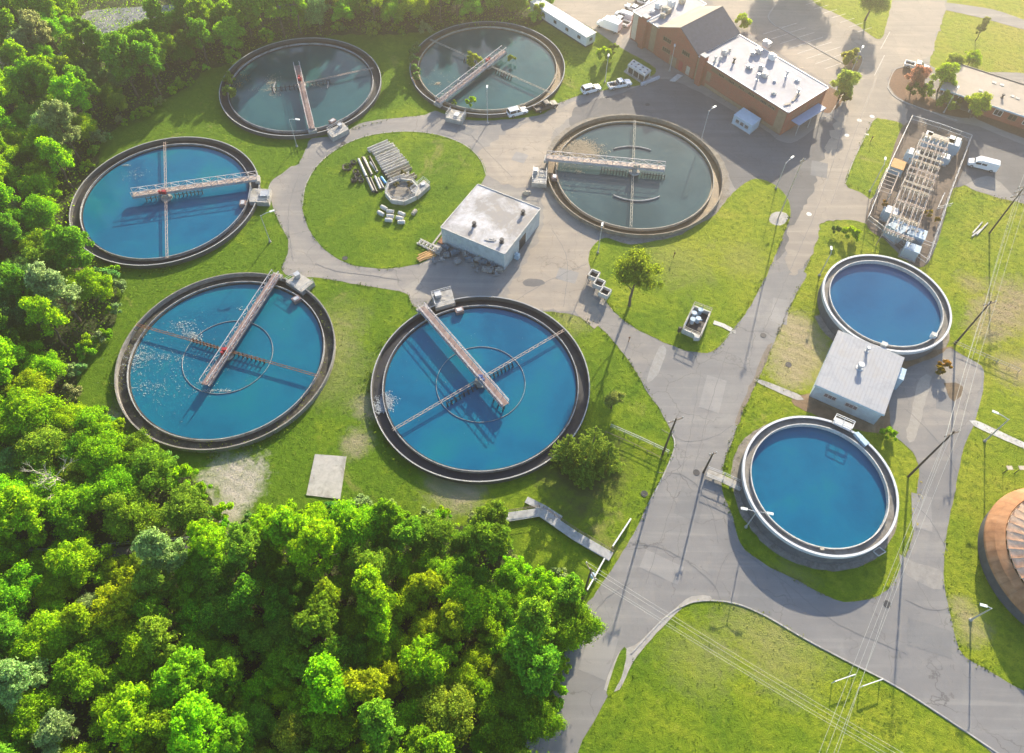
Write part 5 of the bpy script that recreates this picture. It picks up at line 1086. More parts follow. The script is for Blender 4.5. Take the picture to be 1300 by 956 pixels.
for j in (-.5, -.17, .17, .5):
    mb = MB(); q = on(s0, 5.0) + vx*ws*j; mb.bar(q, q + ux*Ls*.98, .10); mb.build('long_beam', STEELP, t)
# side frame
f0 = P(1140, 222, 3); t2 = thing('side_frame', 'small pale lattice frame on the left of the main substation frame', 'frame', (f0.x, f0.y, 0)); k_ = on(f0, 0)
for a_ in (0, 3.6, 7.5):
    for b_ in (0, 2.6):
        q = k_ + ux*a_ + vx*(b_*1.0)*(-1); mb = MB(); mb.bar(q, q + Vector((0, 0, 3.6)), .13); mb.build('post', GALV, t2)
mb = MB()
for b_ in (0, -2.6): mb.bar(k_ + vx*b_ + Vector((0, 0, 3.6)), k_ + vx*b_ + ux*7.5 + Vector((0, 0, 3.6)), .14)
for i in range(7): mb.bar(k_ + ux*7.5*i/6 + Vector((0, 0, 3.6)), k_ + ux*7.5*i/6 - vx*2.6 + Vector((0, 0, 3.6)), .10)
mb.build('top_grid', STEELP, t2)
# transformers
def transformer(px, py, a_, b_, h, label, rz=None, top=SUBGREY, fins=True, z=0):
    o = P(px, py); rz = math.atan2(ux.y, ux.x) if rz is None else rz; t = thing('transformer', label, 'transformer', (o.x, o.y, 0), rz, 'pale blue substation cabinets')
    mb = MB(); mb.box((0, 0, .12), (a_ + .5, b_ + .5, .24)); mb.build('plinth', CONC, t, local=True)
    mb = MB(); mb.box((0, 0, .25 + h/2), (a_, b_, h)); mb.build('tank_body', SUBGREY, t, local=True)
    mb = MB(); mb.box((0, 0, .25 + h + .06), (a_ + .15, b_ + .15, .1)); mb.build('lid', top, t, local=True)
    if fins:
        for s_ in (-1, 1):
            mb = MB()
            for k in range(int(a_/.3)): mb.box((-a_/2 + .2 + k*.3, s_*(b_/2 + .25), .3 + h*.45), (.07, .45, h*.75))
            mb.build('radiator', SUBGREY, t, local=True)
        for k in (-.5, 0, .5): mb = MB(); mb.tube((k*a_*.6, 0, h + .35), (k*a_*.6, 0, h + 1.0), .10, .07, 8); mb.tube((k*a_*.6, 0, h + .6), (k*a_*.6, 0, h + .66), .18, .18, 8); mb.build('bushing', CREAM, t, local=True)
    return t
transformer(1154, 204, 2.0, 1.8, 2.2, 'pale blue transformer left of the frame, near the far end', top=WHITE)
transformer(1195, 207, 1.6, 1.6, 1.7, 'small pale blue transformer right of the frame', top=WHITE)
transformer(1136, 217, 3.0, 2.6, 1.6, 'brown-topped pale blue cabinet against the left fence', top=PLANK, fins=False)
transformer(1126, 278, 2.0, 2.2, 2.2, 'pale blue transformer at the near left end of the frame', top=WHITE)
transformer(1134, 300, 3.2, 3.0, 2.6, 'big pale blue transformer at the near end, left of two', rz=.6)
transformer(1157, 307, 3.4, 2.6, 2.4, 'big pale blue transformer at the near end, right of two', rz=-.5)
transformer(1152, 325, 2.8, 2.0, 2.2, 'blue-grey cabinet in the nearest corner by the raised tank', rz=-.5, fins=False)
transformer(1172, 184, 2.4, 1.2, 2.6, 'white-topped switch cabinet at the far left end of the frame', top=WHITE, fins=False)
transformer(1204, 192, 3.0, 2.2, 2.6, 'cabinet with a ribbed white top at the far right end of the frame', top=WHITE)
transformer(1187, 188, 5.5, 1.3, 2.6, 'long low switch cabinet across the far end of the frame', rz=math.atan2(vx.y, vx.x), top=CREAM, fins=False)
fence([(1139, 302), (1160, 309), (1184, 317)], 'inner chain link divider by the near transformers', 1.6)
# bare poles lying on the right lawn
for i, (a, b) in enumerate((((1235, 296), (1247, 282)), ((1240, 298), (1254, 283)), ((1234, 300), (1245, 291)))):
    A, B = P(*a, .16), P(*b, .16); c_ = (A + B)/2; d = (B - A)/2; mb = MB(); mb.tube(-d, d, .16, .12, 8); tag(mb.build('spare_pole', CONCL, None, loc=tuple(c_), local=True), ['pale spare pole lying on the right lawn, left one of three', 'pale spare pole lying on the right lawn, longest and rightmost', 'pale spare pole lying on the right lawn, shortest one'][i], 'spare pole', 'spare poles on the right lawn')
# little bins / posts
for px, py, lb in ((1288, 601, 'small post-mounted tray on the lawn above the covered tank, right one'), (1273, 601, 'small post-mounted tray on the lawn above the covered tank, left one')):
    o = P(px, py); t = thing('marker_post', lb, 'marker post', tuple(o)); mb = MB(); mb.tube((0, 0, 0), (0, 0, 2.0), .06); mb.build('post', STEELD, t, local=True); mb = MB(); mb.box((0, 0, 2.05), (.9, .7, .12)); mb.build('tray', TAN, t, local=True)
for px, py, lb in ((855, 327, 'thin dark marker stake on the tree lawn'), (798, 434, 'thin dark stake at the road end of the tree lawn'), (1152, 207, 'dark hydrant-like stub at the left fence of the substation'), (1105, 180, 'short dark post on the narrow lawn')):
    o = P(px, py); mb = MB(); mb.tube((0, 0, 0), (0, 0, 1.3), .07, .07, 6); mb.box((0, 0, 1.35), (.3, .1, .3)); tag(mb.build('marker_stake', RUST, None, loc=tuple(o), local=True), lb, 'marker stake')
for px, py, lb in ((690, 247, 'round'), (443, 185, 'round')): pass
mh = [(436, 182, 'iron manhole cover on the ring road near the murky tank'), (438, 328, 'iron manhole cover on the lower ring road'), (822, 133, 'round iron cover in the forecourt above the silver-truss tank'), (1001, 463, 'iron manhole cover beside the main road'), (884, 600, 'iron manhole cover on the main road by the footbridge'), (818, 627, 'iron cover on the verge beside the main road'), (1126, 767, 'iron manhole cover on the junction'), (969, 426, 'iron manhole cover on the main road beside the pump pit lawn')]
for px, py, lb in mh:
    o = P(px, py); mb = MB(); mb.ring((0, 0), .42, .55, .035, .075, 20); mb.disc((0, 0), .42, .066, 20); tag(mb.build('manhole_cover', STEELD, None, loc=tuple(o), local=True), lb, 'manhole cover')
q = pts([(1108, 700), (1116, 695), (1124, 701), (1115, 706)]); mb = MB()
for i in range(4): mb.bar(on(q[i], .1), on(q[(i + 1) % 4], .1), .14, .2)
tag(mb.build('drain_frame', CONCL), 'pale square drain frame in the shaded grass by the lower raised tank', 'drain')
for i, (px, py, rz, s_) in enumerate(((1068, 862, 0.0, 1), (1103, 868, 0.1, 1))):
    A, B = P(px - 8, py + 3, 1.2), P(px + 18, py - 6, 1.2); c_ = (A + B)/2; t = thing('guard_rail', ['white pipe guard rail in the grass at the lower edge, left one', 'white pipe guard rail in the grass at the lower edge, right one'][i], 'guard rail', (c_.x, c_.y, 0), 0, 'white pipe guard rails'); mb = MB(); mb.bar(A, B, .12); mb.build('rail', WHITE, t)
    for q_ in (A, B): mb = MB(); mb.bar(on(q_, 0), q_, .1); mb.build('post', WHITE, t)

# ================================================================== VEHICLES
def loft(mb, secs):
    vs = []; fs = []
    for x, wb, wt, zb, zt in secs:
        r_ = min(.12, (zt - zb)*.3)
        vs += [(x, -wb*.94, zb), (x, -wb, zb + r_), (x, -(wb + (wt - wb)*.85), zt - r_), (x, -wt*.92, zt), (x, wt*.92, zt), (x, (wb + (wt - wb)*.85), zt - r_), (x, wb, zb + r_), (x, wb*.94, zb)]
    n = 8
    for i in range(len(secs) - 1):
        for k in range(n): fs.append((i*n + k, i*n + (k + 1) % n, (i + 1)*n + (k + 1) % n, (i + 1)*n + k))
    fs += [tuple(range(n - 1, -1, -1)), tuple(range((len(secs) - 1)*n, len(secs)*n))]
    mb.add(vs, fs); return mb
def vehicle(kind, a, b, label, paint=None, scale=1.0, cat=None):
    """a rear pixel, b front pixel"""
    A, B = P(*a), P(*b); c_ = (A + B)/2; rz = math.atan2((B - A).y, (B - A).x); paint = paint or CARW
    nm_ = {'suv': 'sport_wagon', 'pickup': 'pickup_truck', 'van': 'van', 'car': 'parked_car', 'box': 'box_truck'}[kind]
    t = thing(nm_, label, cat or {'suv': 'car', 'pickup': 'pickup', 'van': 'van', 'car': 'car', 'box': 'truck'}[kind], (c_.x, c_.y, 0.035), rz, 'parked vehicles'); t.scale = (scale,)*3
    L, W = {'suv': (4.9, .98), 'pickup': (5.9, 1.0), 'van': (6.0, 1.03), 'car': (4.5, .92), 'box': (6.6, 1.1)}[kind]; h = L/2
    if kind in ('suv', 'car'):
        zt = 1.08 if kind == 'suv' else .92; top = 1.80 if kind == 'suv' else 1.42
        mb = MB(); loft(mb, [(-h, W*.86, W*.84, .42, zt - .12), (-h + .12, W*.97, W*.95, .32, zt), (-h + 1, W, W*.97, .26, zt), (0, W, W*.97, .26, zt), (h - 1.55, W, W*.96, .26, zt), (h - .9, W*.98, W*.9, .28, zt - .10), (h - .15, W*.93, W*.82, .32, zt - .26), (h, W*.84, W*.76, .42, zt - .38)]); body = mb.build('body', paint, t, local=True, smooth=False)
        r0 = -h + (.12 if kind == 'suv' else .7)
        mb = MB(); loft(mb, [(r0, W*.93, W*.80, zt - .02, zt + .12), (r0 + .28, W*.94, W*.80, zt - .02, top - .06), (r0 + .7, W*.95, W*.81, zt - .02, top - .05), (h - 2.3, W*.95, W*.80, zt - .02, top - .07), (h - 1.45, W*.92, W*.84, zt - .02, zt + .05)]); mb.build('windows', GLASS, t, local=True)
        mb = MB(); loft(mb, [(r0 + .25, W*.78, W*.70, top - .09, top - .03), (r0 + .5, W*.82, W*.76, top - .08, top), (h - 2.7, W*.82, W*.76, top - .08, top), (h - 2.25, W*.8, W*.72, top - .1, top - .04)]); rf = mb.build('roof', paint, t, local=True)
        mb = MB()
        for s_ in (-1, 1):
            for x0, x1 in ((r0 + .06, r0 + .30), (h - 1.5, h - 2.32), (-.35, -.35), (h - 3.3 + .25, h - 3.3 + .25)): mb.bar((x0, s_*W*.945, zt), (x1, s_*W*.80, top - .08), .09)
            if kind == 'suv': mb.bar((r0 + .5, s_*W*.7, top + .05), (h - 2.7, s_*W*.7, top + .05), .05)
        mb.build('pillars', paint, rf, local=True)
    elif kind == 'pickup':
        zt = 1.10; top = 1.85
        mb = MB(); loft(mb, [(-.55, W, W*.97, .35, zt), (h - 1.7, W, W*.96, .35, zt), (h - .9, W*.98, W*.92, .35, zt - .04), (h - .15, W*.95, W*.86, .36, zt - .14), (h, W*.88, W*.8, .45, zt - .3)]); body = mb.build('body', paint, t, local=True)
        mb = MB(); mb.box((-h/2 - .32, 0, .62), (h - .56, W*1.75, .12))
        for s_ in (-1, 1): mb.box((-h/2 - .28, s_*W*.93, .80), (h - .56, .12, .62))
        mb.box((-h + .06, 0, .80), (.1, W*1.78, .6)); mb.box((-.62, 0, .82), (.1, W*1.78, .62)); mb.build('cargo_bed', paint, t, local=True)
        mb = MB(); mb.box((-h/2 - .3, 0, .70), (h - .8, W*1.65, .03)); 
        if 'tool' in label: mb.box((-.95, 0, .95), (.5, W*1.6, .4))
        mb.build('bed_liner', STEELD, t, local=True)
        mb = MB(); loft(mb, [(-.52, W*.93, W*.8, zt - .02, top - .25), (-.35, W*.94, W*.8, zt - .02, top - .06), (h - 2.25, W*.94, W*.8, zt - .02, top - .07), (h - 1.5, W*.92, W*.84, zt - .02, zt + .05)]); mb.build('windows', GLASS, t, local=True)
        mb = MB(); loft(mb, [(-.40, W*.78, W*.7, top - .1, top - .03), (-.2, W*.82, W*.76, top - .08, top), (h - 2.6, W*.82, W*.76, top - .08, top), (h - 2.22, W*.8, W*.72, top - .1, top - .04)]); rf = mb.build('roof', paint, t, local=True); mb = MB()
        for s_ in (-1, 1):
            for x0, x1 in ((-.5, -.38), (h - 1.52, h - 2.28), (.35, .3)): mb.bar((x0, s_*W*.945, zt), (x1, s_*W*.80, top - .08), .09)
        mb.build('pillars', paint, rf, local=True)
    elif kind == 'van':
        top = 2.25; mb = MB(); loft(mb, [(-h, W*.93, W*.8, .4, top - .1), (-h + .1, W, W*.86, .32, top), (h - 2.2, W, W*.86, .32, top), (h - 1.75, W, W*.84, .32, top - .12), (h - 1.0, W, W*.86, .32, 1.28), (h - .15, W*.94, W*.84, .36, 1.05), (h, W*.86, W*.8, .45, .9)]); body = mb.build('body', paint, t, local=True)
        mb = MB(); loft(mb, [(h - 1.80, W*.72, W*.70, top - .24, top - .13), (h - 1.02, W*.8, W*.78, 1.24, 1.33)]); mb.build('windscreen', GLASS, t, local=True); 
        for s_ in (-1, 1):
            mb = MB(); mb.bar((h - 1.35, s_*W*.965, 1.45), (h - 2.4, s_*W*.965, 1.5), .04, .45); mb.build('side_window', GLASS, t, local=True)
            mb = MB(); mb.bar((h - 2.6, s_*W*.965, 1.5), (h - 3.6, s_*W*.965, 1.5), .04, .4); mb.build('side_window', GLASS, t, local=True)
    else:
        mb = MB(); mb.box((-.9, 0, 1.75), (4.6, 2.3, 2.3)); body = mb.build('cargo_box', paint, t, local=True, bevel=.06)
        mb = MB(); loft(mb, [(h - 1.9, .98, .9, .45, 2.15), (h - 1.2, .98, .88, .45, 2.1), (h - .8, .97, .88, .45, 1.4), (h, .9, .8, .5, 1.1)]); mb.build('cab', paint, t, local=True)
        mb = MB(); loft(mb, [(h - 1.22, .86, .80, 1.9, 2.06), (h - .78, .88, .86, 1.32, 1.42)]); mb.build('windscreen', GLASS, t, local=True); mb = MB(); mb.box((-.4, 0, .5), (5.6, 1.0, .2)); mb.build('chassis', STEELD, t, local=True)
    for x in (h - .95, -h + 1.05):
        for s_ in (-1, 1):
            mb = MB(); rr = .36 if kind != 'pickup' else .40; mb.tube((x, s_*(W - .22), rr), (x, s_*(W + .01), rr), rr, rr, 16); wh = mb.build('wheel', TYRE, t, local=True)
            mb = MB(); mb.tube((x, s_*(W - .02), rr), (x, s_*(W + .03), rr), rr*.6, rr*.55, 12); mb.build('rim', RIMM, wh, local=True)
    for s_ in (-1, 1):
        zt_ = .78; mb = MB(); mb.box((h - .10, s_*W*.72, zt_), (.14, .34, .16)); mb.build('headlight', LAMPG, t, local=True)
        mb = MB(); mb.box((-h + .03, s_*W*.80, .85), (.10, .16, .28)); mb.build('taillight', REDL, t, local=True)
        mb = MB(); mb.box((h - (1.9 if kind != 'box' else 1.2), s_*(W + .12), 1.15), (.16, .22, .18)); mb.build('wing_mirror', paint, t, local=True)
    return t
vehicle('suv', (645, 148), (668, 142), 'white wagon parked at the lower rim of the tank with reeds')
vehicle('pickup', (680, 142), (705, 134), 'dark brown pickup parked just right of the white wagon, by the tank rim', CARD)
vehicle('suv', (739, 119), (761, 113), 'white wagon on the grass edge left of the white pickup')
vehicle('pickup', (772, 113), (800, 107), 'white pickup with a dark tool bed near the roof-fan chiller')
vehicle('van', (1263, 217), (1227, 208), 'white van parked on the lot outside the substation fence')
vehicle('pickup', (1150, 84), (1175, 90), 'white pickup with a rusty bed behind the red-leaved tree')
vehicle('box', (783, 41), (762, 33), 'white box truck nearest the trailer in the group by the brick wing')
vehicle('pickup', (797, 34), (776, 26), 'white pickup in the middle of the group by the brick wing')
vehicle('van', (800, 26), (784, 20), 'white van at the back of the group by the brick wing', scale=.85)
vehicle('car', (810, 16), (795, 9), 'small white car in the lot, nearer the brick wing of two')
vehicle('car', (822, 7), (807, 0), 'small white car in the lot, farther up of two')

# ================================================================== VEGETATION
def quads_mesh(name, C_, N_, S_, mat, asp=0.62, extra=None):
    """one small leaf-spray quad per centre C_, facing N_, of size S_ (bent along its length)"""
    n = len(C_); N_ = N_/np.maximum(np.linalg.norm(N_, axis=1, keepdims=True), 1e-6)
    R_ = rng.normal(size=(n, 3)); T = np.cross(N_, R_); T /= np.maximum(np.linalg.norm(T, axis=1, keepdims=True), 1e-6); B_ = np.cross(N_, T)
    s = S_[:, None]; bend = N_*s*0.22
    v = np.stack([C_ - T*s*.5 - bend, C_ - B_*s*.5*asp, C_ + T*s*.5 - bend, C_ + B_*s*.5*asp], 1).reshape(-1, 3)
    me = bpy.data.meshes.new(name); me.vertices.add(4*n); me.vertices.foreach_set('co', v.astype(np.float32).ravel())
    me.loops.add(4*n); me.loops.foreach_set('vertex_index', np.arange(4*n, dtype=np.int32)); me.polygons.add(n)
    me.polygons.foreach_set('loop_start', np.arange(0, 4*n, 4, dtype=np.int32)); me.polygons.foreach_set('loop_total', np.full(n, 4, dtype=np.int32))
    me.materials.append(mat); me.update(calc_edges=True); me.validate(); return me
def rdir(n, up=0.0):
    d = rng.normal(size=(n, 3)); d[:, 2] += up; return d/np.linalg.norm(d, axis=1, keepdims=True)
def crown_mesh(name, R_, H_, z0, n_leaf, n_lobe, leaf, shape='round', fluff=.4):
    """lobed crown: clusters of leaf sprays over an uneven dome from z0 to z0+H_"""
    C_ = []; N_ = []; S_ = []
    ph = rng.uniform(0, 6.28, 6)
    subs = [(rng.uniform(0, 6.28), rng.uniform(.15, .42)*R_, rng.uniform(-.16, .10)*H_, rng.uniform(.6, .85)) for _ in range(4)]; subs[0] = (0, 0, .03*H_, .85)
    lob = []
    for i in range(n_lobe):
        d = rdir(1, .25)[0]
        if d[2] < -.45: d[2] = -d[2]
        az = math.atan2(d[1], d[0]); un = 1 + .18*math.sin(2*az + ph[0]) + .12*math.sin(3*az + ph[1]); k = rng.uniform(.52, 1.0)**.6
        r_h = R_*un*k*.78
        if shape == 'tall': z = z0 + H_*(.5 + .46*d[2]*k); r_h *= (1.0 - .35*abs(2*(z - z0)/H_ - .8))
        else: z = z0 + H_*(.42 + .46*d[2]*k)
        hz = math.hypot(d[0], d[1]) + 1e-6; q = math.sqrt(max(0, 1 - d[2]**2)) if shape != 'tall' else max(.25, math.sqrt(max(0, 1 - (d[2]*.9)**2)))
        sb = subs[i % 4]; r_h *= sb[3]; z += sb[2]
        lob.append((np.array([math.cos(az)*r_h*q + math.cos(sb[0])*sb[1], math.sin(az)*r_h*q + math.sin(sb[0])*sb[1], max(z0*.7, z)]), R_*rng.uniform(.12, .27)))
    tot = sum(l[1]**2 for l in lob)
    for c, lr in lob:
        n = int(n_leaf*lr**2/tot); d = rdir(n, .55); rad = lr*(rng.uniform(.35, 1.0, n)**.35)*(1 + fluff*rng.normal(size=n)*.5)
        bump = 1 + .22*np.sin(d[:, 0]*7 + ph[2])*np.sin(d[:, 1]*6 + ph[3])
        C_.append(c + d*(rad*bump)[:, None]*np.array([1, 1, .85])); N_.append(d*.75 + rdir(n, .5)*.65); S_.append(leaf*rng.uniform(.6, 1.35, n))
    return quads_mesh(name, np.concatenate(C_), np.concatenate(N_), np.concatenate(S_), LEAF)
def limb(mb, a, b, r0, r1, n=6, k=3, wob=.08):
    ps = [a.lerp(b, i/k) + (Vector((random.uniform(-1, 1), random.uniform(-1, 1), 0))*(b - a).length*wob if 0 < i < k else Vector()) for i in range(k + 1)]
    for i in range(k): mb.tube(ps[i], ps[i + 1], r0 + (r1 - r0)*i/k, r0 + (r1 - r0)*(i + 1)/k, n, False)
    return ps
def trunk_mesh(h, r, spread, nl=6, z_split=.35):
    mb = MB(); limb(mb, Vector((0, 0, -.1)), Vector((.1, .05, h*.85)), r, r*.25, 8, 4, .03)
    for i in range(nl):
        a_ = 2*PI*i/nl + random.uniform(-.3, .3); z = h*random.uniform(z_split, .7); limb(mb, Vector((0, 0, z)), Vector((math.cos(a_)*spread*random.uniform(.5, .85), math.sin(a_)*spread*random.uniform(.5, .85), min(h, z + h*random.uniform(.15, .4)))), r*.42, r*.1, 5, 3)
    return mb
PROTO = []
def make_proto(name, cat, R_, H_, z0, n_leaf, n_lobe, leaf, shape='round', trunk=True, fluff=.42):
    t = thing(name, 'proto', cat); cm = crown_mesh('crown', R_, H_, z0, n_leaf, n_lobe, leaf, shape, fluff); co_ = bpy.data.objects.new('crown', cm); COL.objects.link(co_); co_.parent = t
    if trunk: trunk_mesh(z0 + H_*.8, .22*R_/4 + .05, R_*.85).build('trunk', BARK, t, local=True)
    t['R'] = R_; return t
protos = {
 'broad': [make_proto('leafy_tree', 'tree', 4.6, 7.5, 2.6, 19000, 80, .33), make_proto('leafy_tree', 'tree', 5.4, 8.5, 2.8, 24000, 100, .34), make_proto('leafy_tree', 'tree', 3.8, 6.5, 2.2, 14000, 60, .31)],
 'tall': [make_proto('tall_tree', 'tree', 3.3, 9.2, 2.0, 16000, 70, .32, 'tall'), make_proto('tall_tree', 'tree', 2.8, 8.8, 1.8, 12000, 54, .30, 'tall')],
 'fine': [make_proto('willow_tree', 'tree', 4.4, 7.0, 1.8, 17000, 70, .28, 'round', True, .5), make_proto('willow_tree', 'tree', 3.4, 5.8, 1.5, 11000, 50, .27, 'round', True, .5)],
 'bush': [make_proto('bush', 'bush', 1.8, 2.6, .1, 2600, 16, .30, 'round', False), make_proto('bush', 'bush', 1.2, 1.9, .05, 1500, 10, .26, 'round', False)]}
def inside(p_, poly):
    c = False; n = len(poly); x, y = p_
    for i in range(n):
        a, b = poly[i], poly[i - 1]
        if (a[1] > y) != (b[1] > y) and x < (b[0] - a[0])*(y - a[1])/(b[1] - a[1]) + a[0]: c = not c
    return c
used = set()
def plant(kind, k, loc, rz, sc, color, label, group=None):
    pr_ = protos[kind][k]
    if id(pr_) in used: o = dup(pr_, loc, rz, label, group, (sc, sc, sc*random.uniform(.9, 1.12)), (*color, 1))
    else:
        used.add(id(pr_)); o = pr_; o.location = loc; o.rotation_euler.z = rz; o.scale = (sc,)*3; o['label'] = label
        if group: o['group'] = group
        for ch in o.children: ch.color = (*color, 1)
    return o
LIME = (.32, .52, .018); GREEN = (.25, .45, .020); DEEP = (.18, .36, .028); OLIVE = (.26, .43, .035); SILV = (.30, .43, .15); BLUEG = (.16, .34, .08); YEL = (.35, .50, .018)
CN = {LIME: 'lime green', GREEN: 'mid green', DEEP: 'dark green', OLIVE: 'olive green', SILV: 'silvery green', BLUEG: 'bluish green', YEL: 'yellow-green'}
def jc(c): return tuple(max(0.004, x*random.uniform(.85, 1.15)) for x in c)
ORD = ['first', 'second', 'third', 'fourth', 'fifth', 'sixth', 'seventh', 'eighth', 'ninth', 'tenth', 'eleventh', 'twelfth', 'thirteenth', 'fourteenth', 'fifteenth', 'sixteenth', 'seventeenth', 'eighteenth', 'nineteenth', 'twentieth']
ORD += ['twenty-' + x for x in ORD[:9]] + ['thirtieth'] + ['thirty-' + x for x in ORD[:9]] + ['fortieth'] + ['forty-' + x for x in ORD[:9]] + ['fiftieth'] + ['fifty-' + x for x in ORD[:9]]
def project(v):
    d = v - Vector((0, 0, HC)); z = d.dot(CFW); return CX + F*d.dot(CR)/z, CY - F*d.dot(CU)/z
# scatter positions in the woods
random.seed(21)
def scatter(polypx, n_try, rmin, rmax, avoid=(), keep=None):
    poly = [tuple(P(*q)[:2]) for q in polypx]; xs = [q[0] for q in poly]; ys = [q[1] for q in poly]; out = []
    for _ in range(n_try):
        q = (random.uniform(min(xs), max(xs)), random.uniform(min(ys), max(ys)))
        if not inside(q, poly): continue
        if keep and not keep(q): continue
        rr = random.uniform(rmin, rmax)
        if all((q[0] - o[0])**2 + (q[1] - o[1])**2 > ((rr + o[2])*.62)**2 for o in out + list(avoid)): out.append((q[0], q[1], rr))
    return out
def inframe(q, m_=70):
    px, py = project(Vector((q[0], q[1], 5))); return -m_ < px < IW + m_ and -m_*1.0 < py < IH + m_*.8
OFFT = [tuple(P(*q)[:2]) + (r_,) for q, r_ in (((150, 40), 4), ((115, 52), 4), ((190, 30), 4), ((215, 18), 4), ((92, 78), 3.5), ((130, 50), 4), ((170, 36), 4), ((105, 40), 3), ((120, 30), 3), ((140, 26), 3), ((362, 14), 4), ((350, 18), 3), ((372, 16), 3), ((100, 74), 5), ((122, 72), 5.5), ((145, 66), 5.5), ((168, 58), 5.5), ((190, 50), 5), ((210, 42), 5), ((230, 34), 4), ((92, 92), 4), ((82, 106), 3), ((350, 32), 4), ((365, 30), 4), ((110, 88), 4), ((140, 80), 4), ((200, 30), 3),
        ((220, 690), 2.5), ((250, 688), 2.5), ((280, 688), 2.5), ((200, 700), 2.5), ((310, 688), 2.3), ((165, 700), 2.0))]
W_POLY = [(-60, -40), (100, -40), (104, 14), (95, 60), (110, 60), (150, 48), (200, 36), (235, 18), (262, 14), (262, -40), (420, -40), (560, -36), (672, -30), (684, 16), (640, 28), (560, 33), (500, 38), (440, 38), (392, 44), (345, 47), (312, 62), (276, 80), (250, 84), (232, 104), (200, 124), (160, 146),
          (126, 170), (114, 208), (90, 246), (76, 296), (86, 335), (118, 352), (136, 380), (122, 415), (96, 436), (74, 470), (78, 520), (110, 545), (160, 566), (205, 592), (250, 628), (266, 660), (250, 684), (100, 690), (-60, 690)]
S_POLY = [(-60, 712), (100, 716), (185, 712), (310, 702), (345, 688), (380, 678), (450, 668), (560, 674), (622, 682), (640, 704), (648, 744), (688, 752), (716, 752), (722, 790), (708, 850), (694, 880), (670, 950), (660, 1010), (-60, 1010)]
TW = scatter(W_POLY, 16000, 2.3, 4.5, OFFT, inframe); TS = scatter(S_POLY, 16000, 2.0, 3.9, OFFT, inframe)
def colour_for(px, py):
    """kinds of tree stand in drifts: slow waves over the ground pick the kind, with some strays"""
    v = .5 + .28*math.sin(px*.017 + 1.3*math.sin(py*.013)) + .22*math.sin(py*.024 + px*.009 + 2) + random.uniform(-.24, .24)
    if random.random() < .07: return SILV
    if px > 380 and py < 60: return random.choice([LIME, YEL, GREEN, LIME])
    seq = [DEEP, GREEN, GREEN, OLIVE, LIME, LIME, YEL] if py > 560 else ([BLUEG, DEEP, GREEN, GREEN, LIME, LIME] if px < 140 and py < 480 else [DEEP, GREEN, GREEN, OLIVE, LIME, LIME])
    return seq[max(0, min(len(seq) - 1, int(v*len(seq))))]
def wood(lst, where, group):
    rows = {}
    for (x, y, rr) in lst:
        px, py = project(Vector((x, y, 6))); rows.setdefault(int((py + 80)//34), []).append((px, py, x, y, rr))
    items = []
    for ri, rk in enumerate(sorted(rows)):
        for ci, (px, py, x, y, rr) in enumerate(sorted(rows[rk])):
            col_ = colour_for(px, py); kind = random.choices(['broad', 'tall', 'fine'], [3.2, 2.2, 4 if col_ in (SILV, OLIVE) else 2.0])[0]; k = random.randrange(len(protos[kind])); base = protos[kind][k]['R']
            sc = min(1.3, max(.5, rr*1.22/base*(1.18 if kind == 'tall' else 1)))
            nm_ = {'broad': 'broad-crowned', 'tall': 'slender tall', 'fine': 'fine-leaved'}[kind]
            ci_ = min(ci, 58); lab = f'{CN[col_]} {nm_} tree, {ORD[ci_]} from left, row {ri + 1}, {where}'
            plant(kind, k, (x, y, 0), random.uniform(0, 6.28), sc, jc(col_), lab, group)
wood(TW, 'wood left of the tanks', 'trees of the wood around the tanks')
wood(TS, 'wood under the lawn', 'trees of the wood below the lawn')
print('TREES', len(TW), len(TS))
# shrubs fringing the wood
FR = [(390, 52), (352, 54), (325, 66), (300, 78), (262, 92), (244, 108), (226, 118), (205, 132), (182, 146), (160, 160), (136, 176), (126, 196), (118, 216), (104, 244), (96, 262), (92, 284), (100, 318), (122, 336), (146, 352), (152, 372), (148, 396), (132, 430), (112, 448), (100, 476), (98, 502), (126, 534), (150, 548),
      (186, 572), (214, 590), (240, 604), (268, 632), (276, 656), (290, 672), (330, 664), (350, 668), (372, 662), (396, 656), (420, 650), (446, 648), (474, 652), (505, 652), (540, 652), (572, 656), (606, 664), (632, 668), (646, 690), (652, 716), (660, 740), (690, 740), (712, 738), (728, 748), (738, 776), (730, 800), (722, 820), (714, 846), (706, 868), (696, 900),
      (440, 42), (470, 42), (510, 42), (540, 38), (580, 34), (620, 32), (655, 34), (690, 26), (684, 8)]
refs = ['the murky tank', 'the left blue tank', 'the scum-flecked tank', 'the bare gravel strip', 'the square slab', 'the boardwalk', 'the dark pole', 'the tank with reeds']
refp = [(381, 107), (208, 254), (285, 459), (295, 615), (415, 604), (690, 660), (742, 760), (619, 86)]
cnt = {}
for i, (px, py) in enumerate(FR):
    for j in range(2):
        x, y = px + random.uniform(-9, 9) - 3, py + random.uniform(-5, 6); k = random.randrange(2)
        q = P(x, y)
        if any((q.x - c[0])**2 + (q.y - c[1])**2 < 20.6**2 for c in TK.values()): continue
        col_ = random.choices([LIME, GREEN, OLIVE, SILV, YEL, BLUEG], [4, 4, 2, 3, 1, 1])[0]; ref = refs[min(range(8), key=lambda n: (refp[n][0] - x)**2 + (refp[n][1] - y)**2)]
        key = (col_, ref); cnt[key] = cnt.get(key, 0) + 1
        plant('bush', k, (q.x, q.y, 0), random.uniform(0, 6), random.uniform(.8, 1.5), jc(col_), f'{CN[col_]} bush near {ref}, {ORD[min(cnt[key] - 1, 58)]} of its colour from the top', 'bushes fringing the wood')
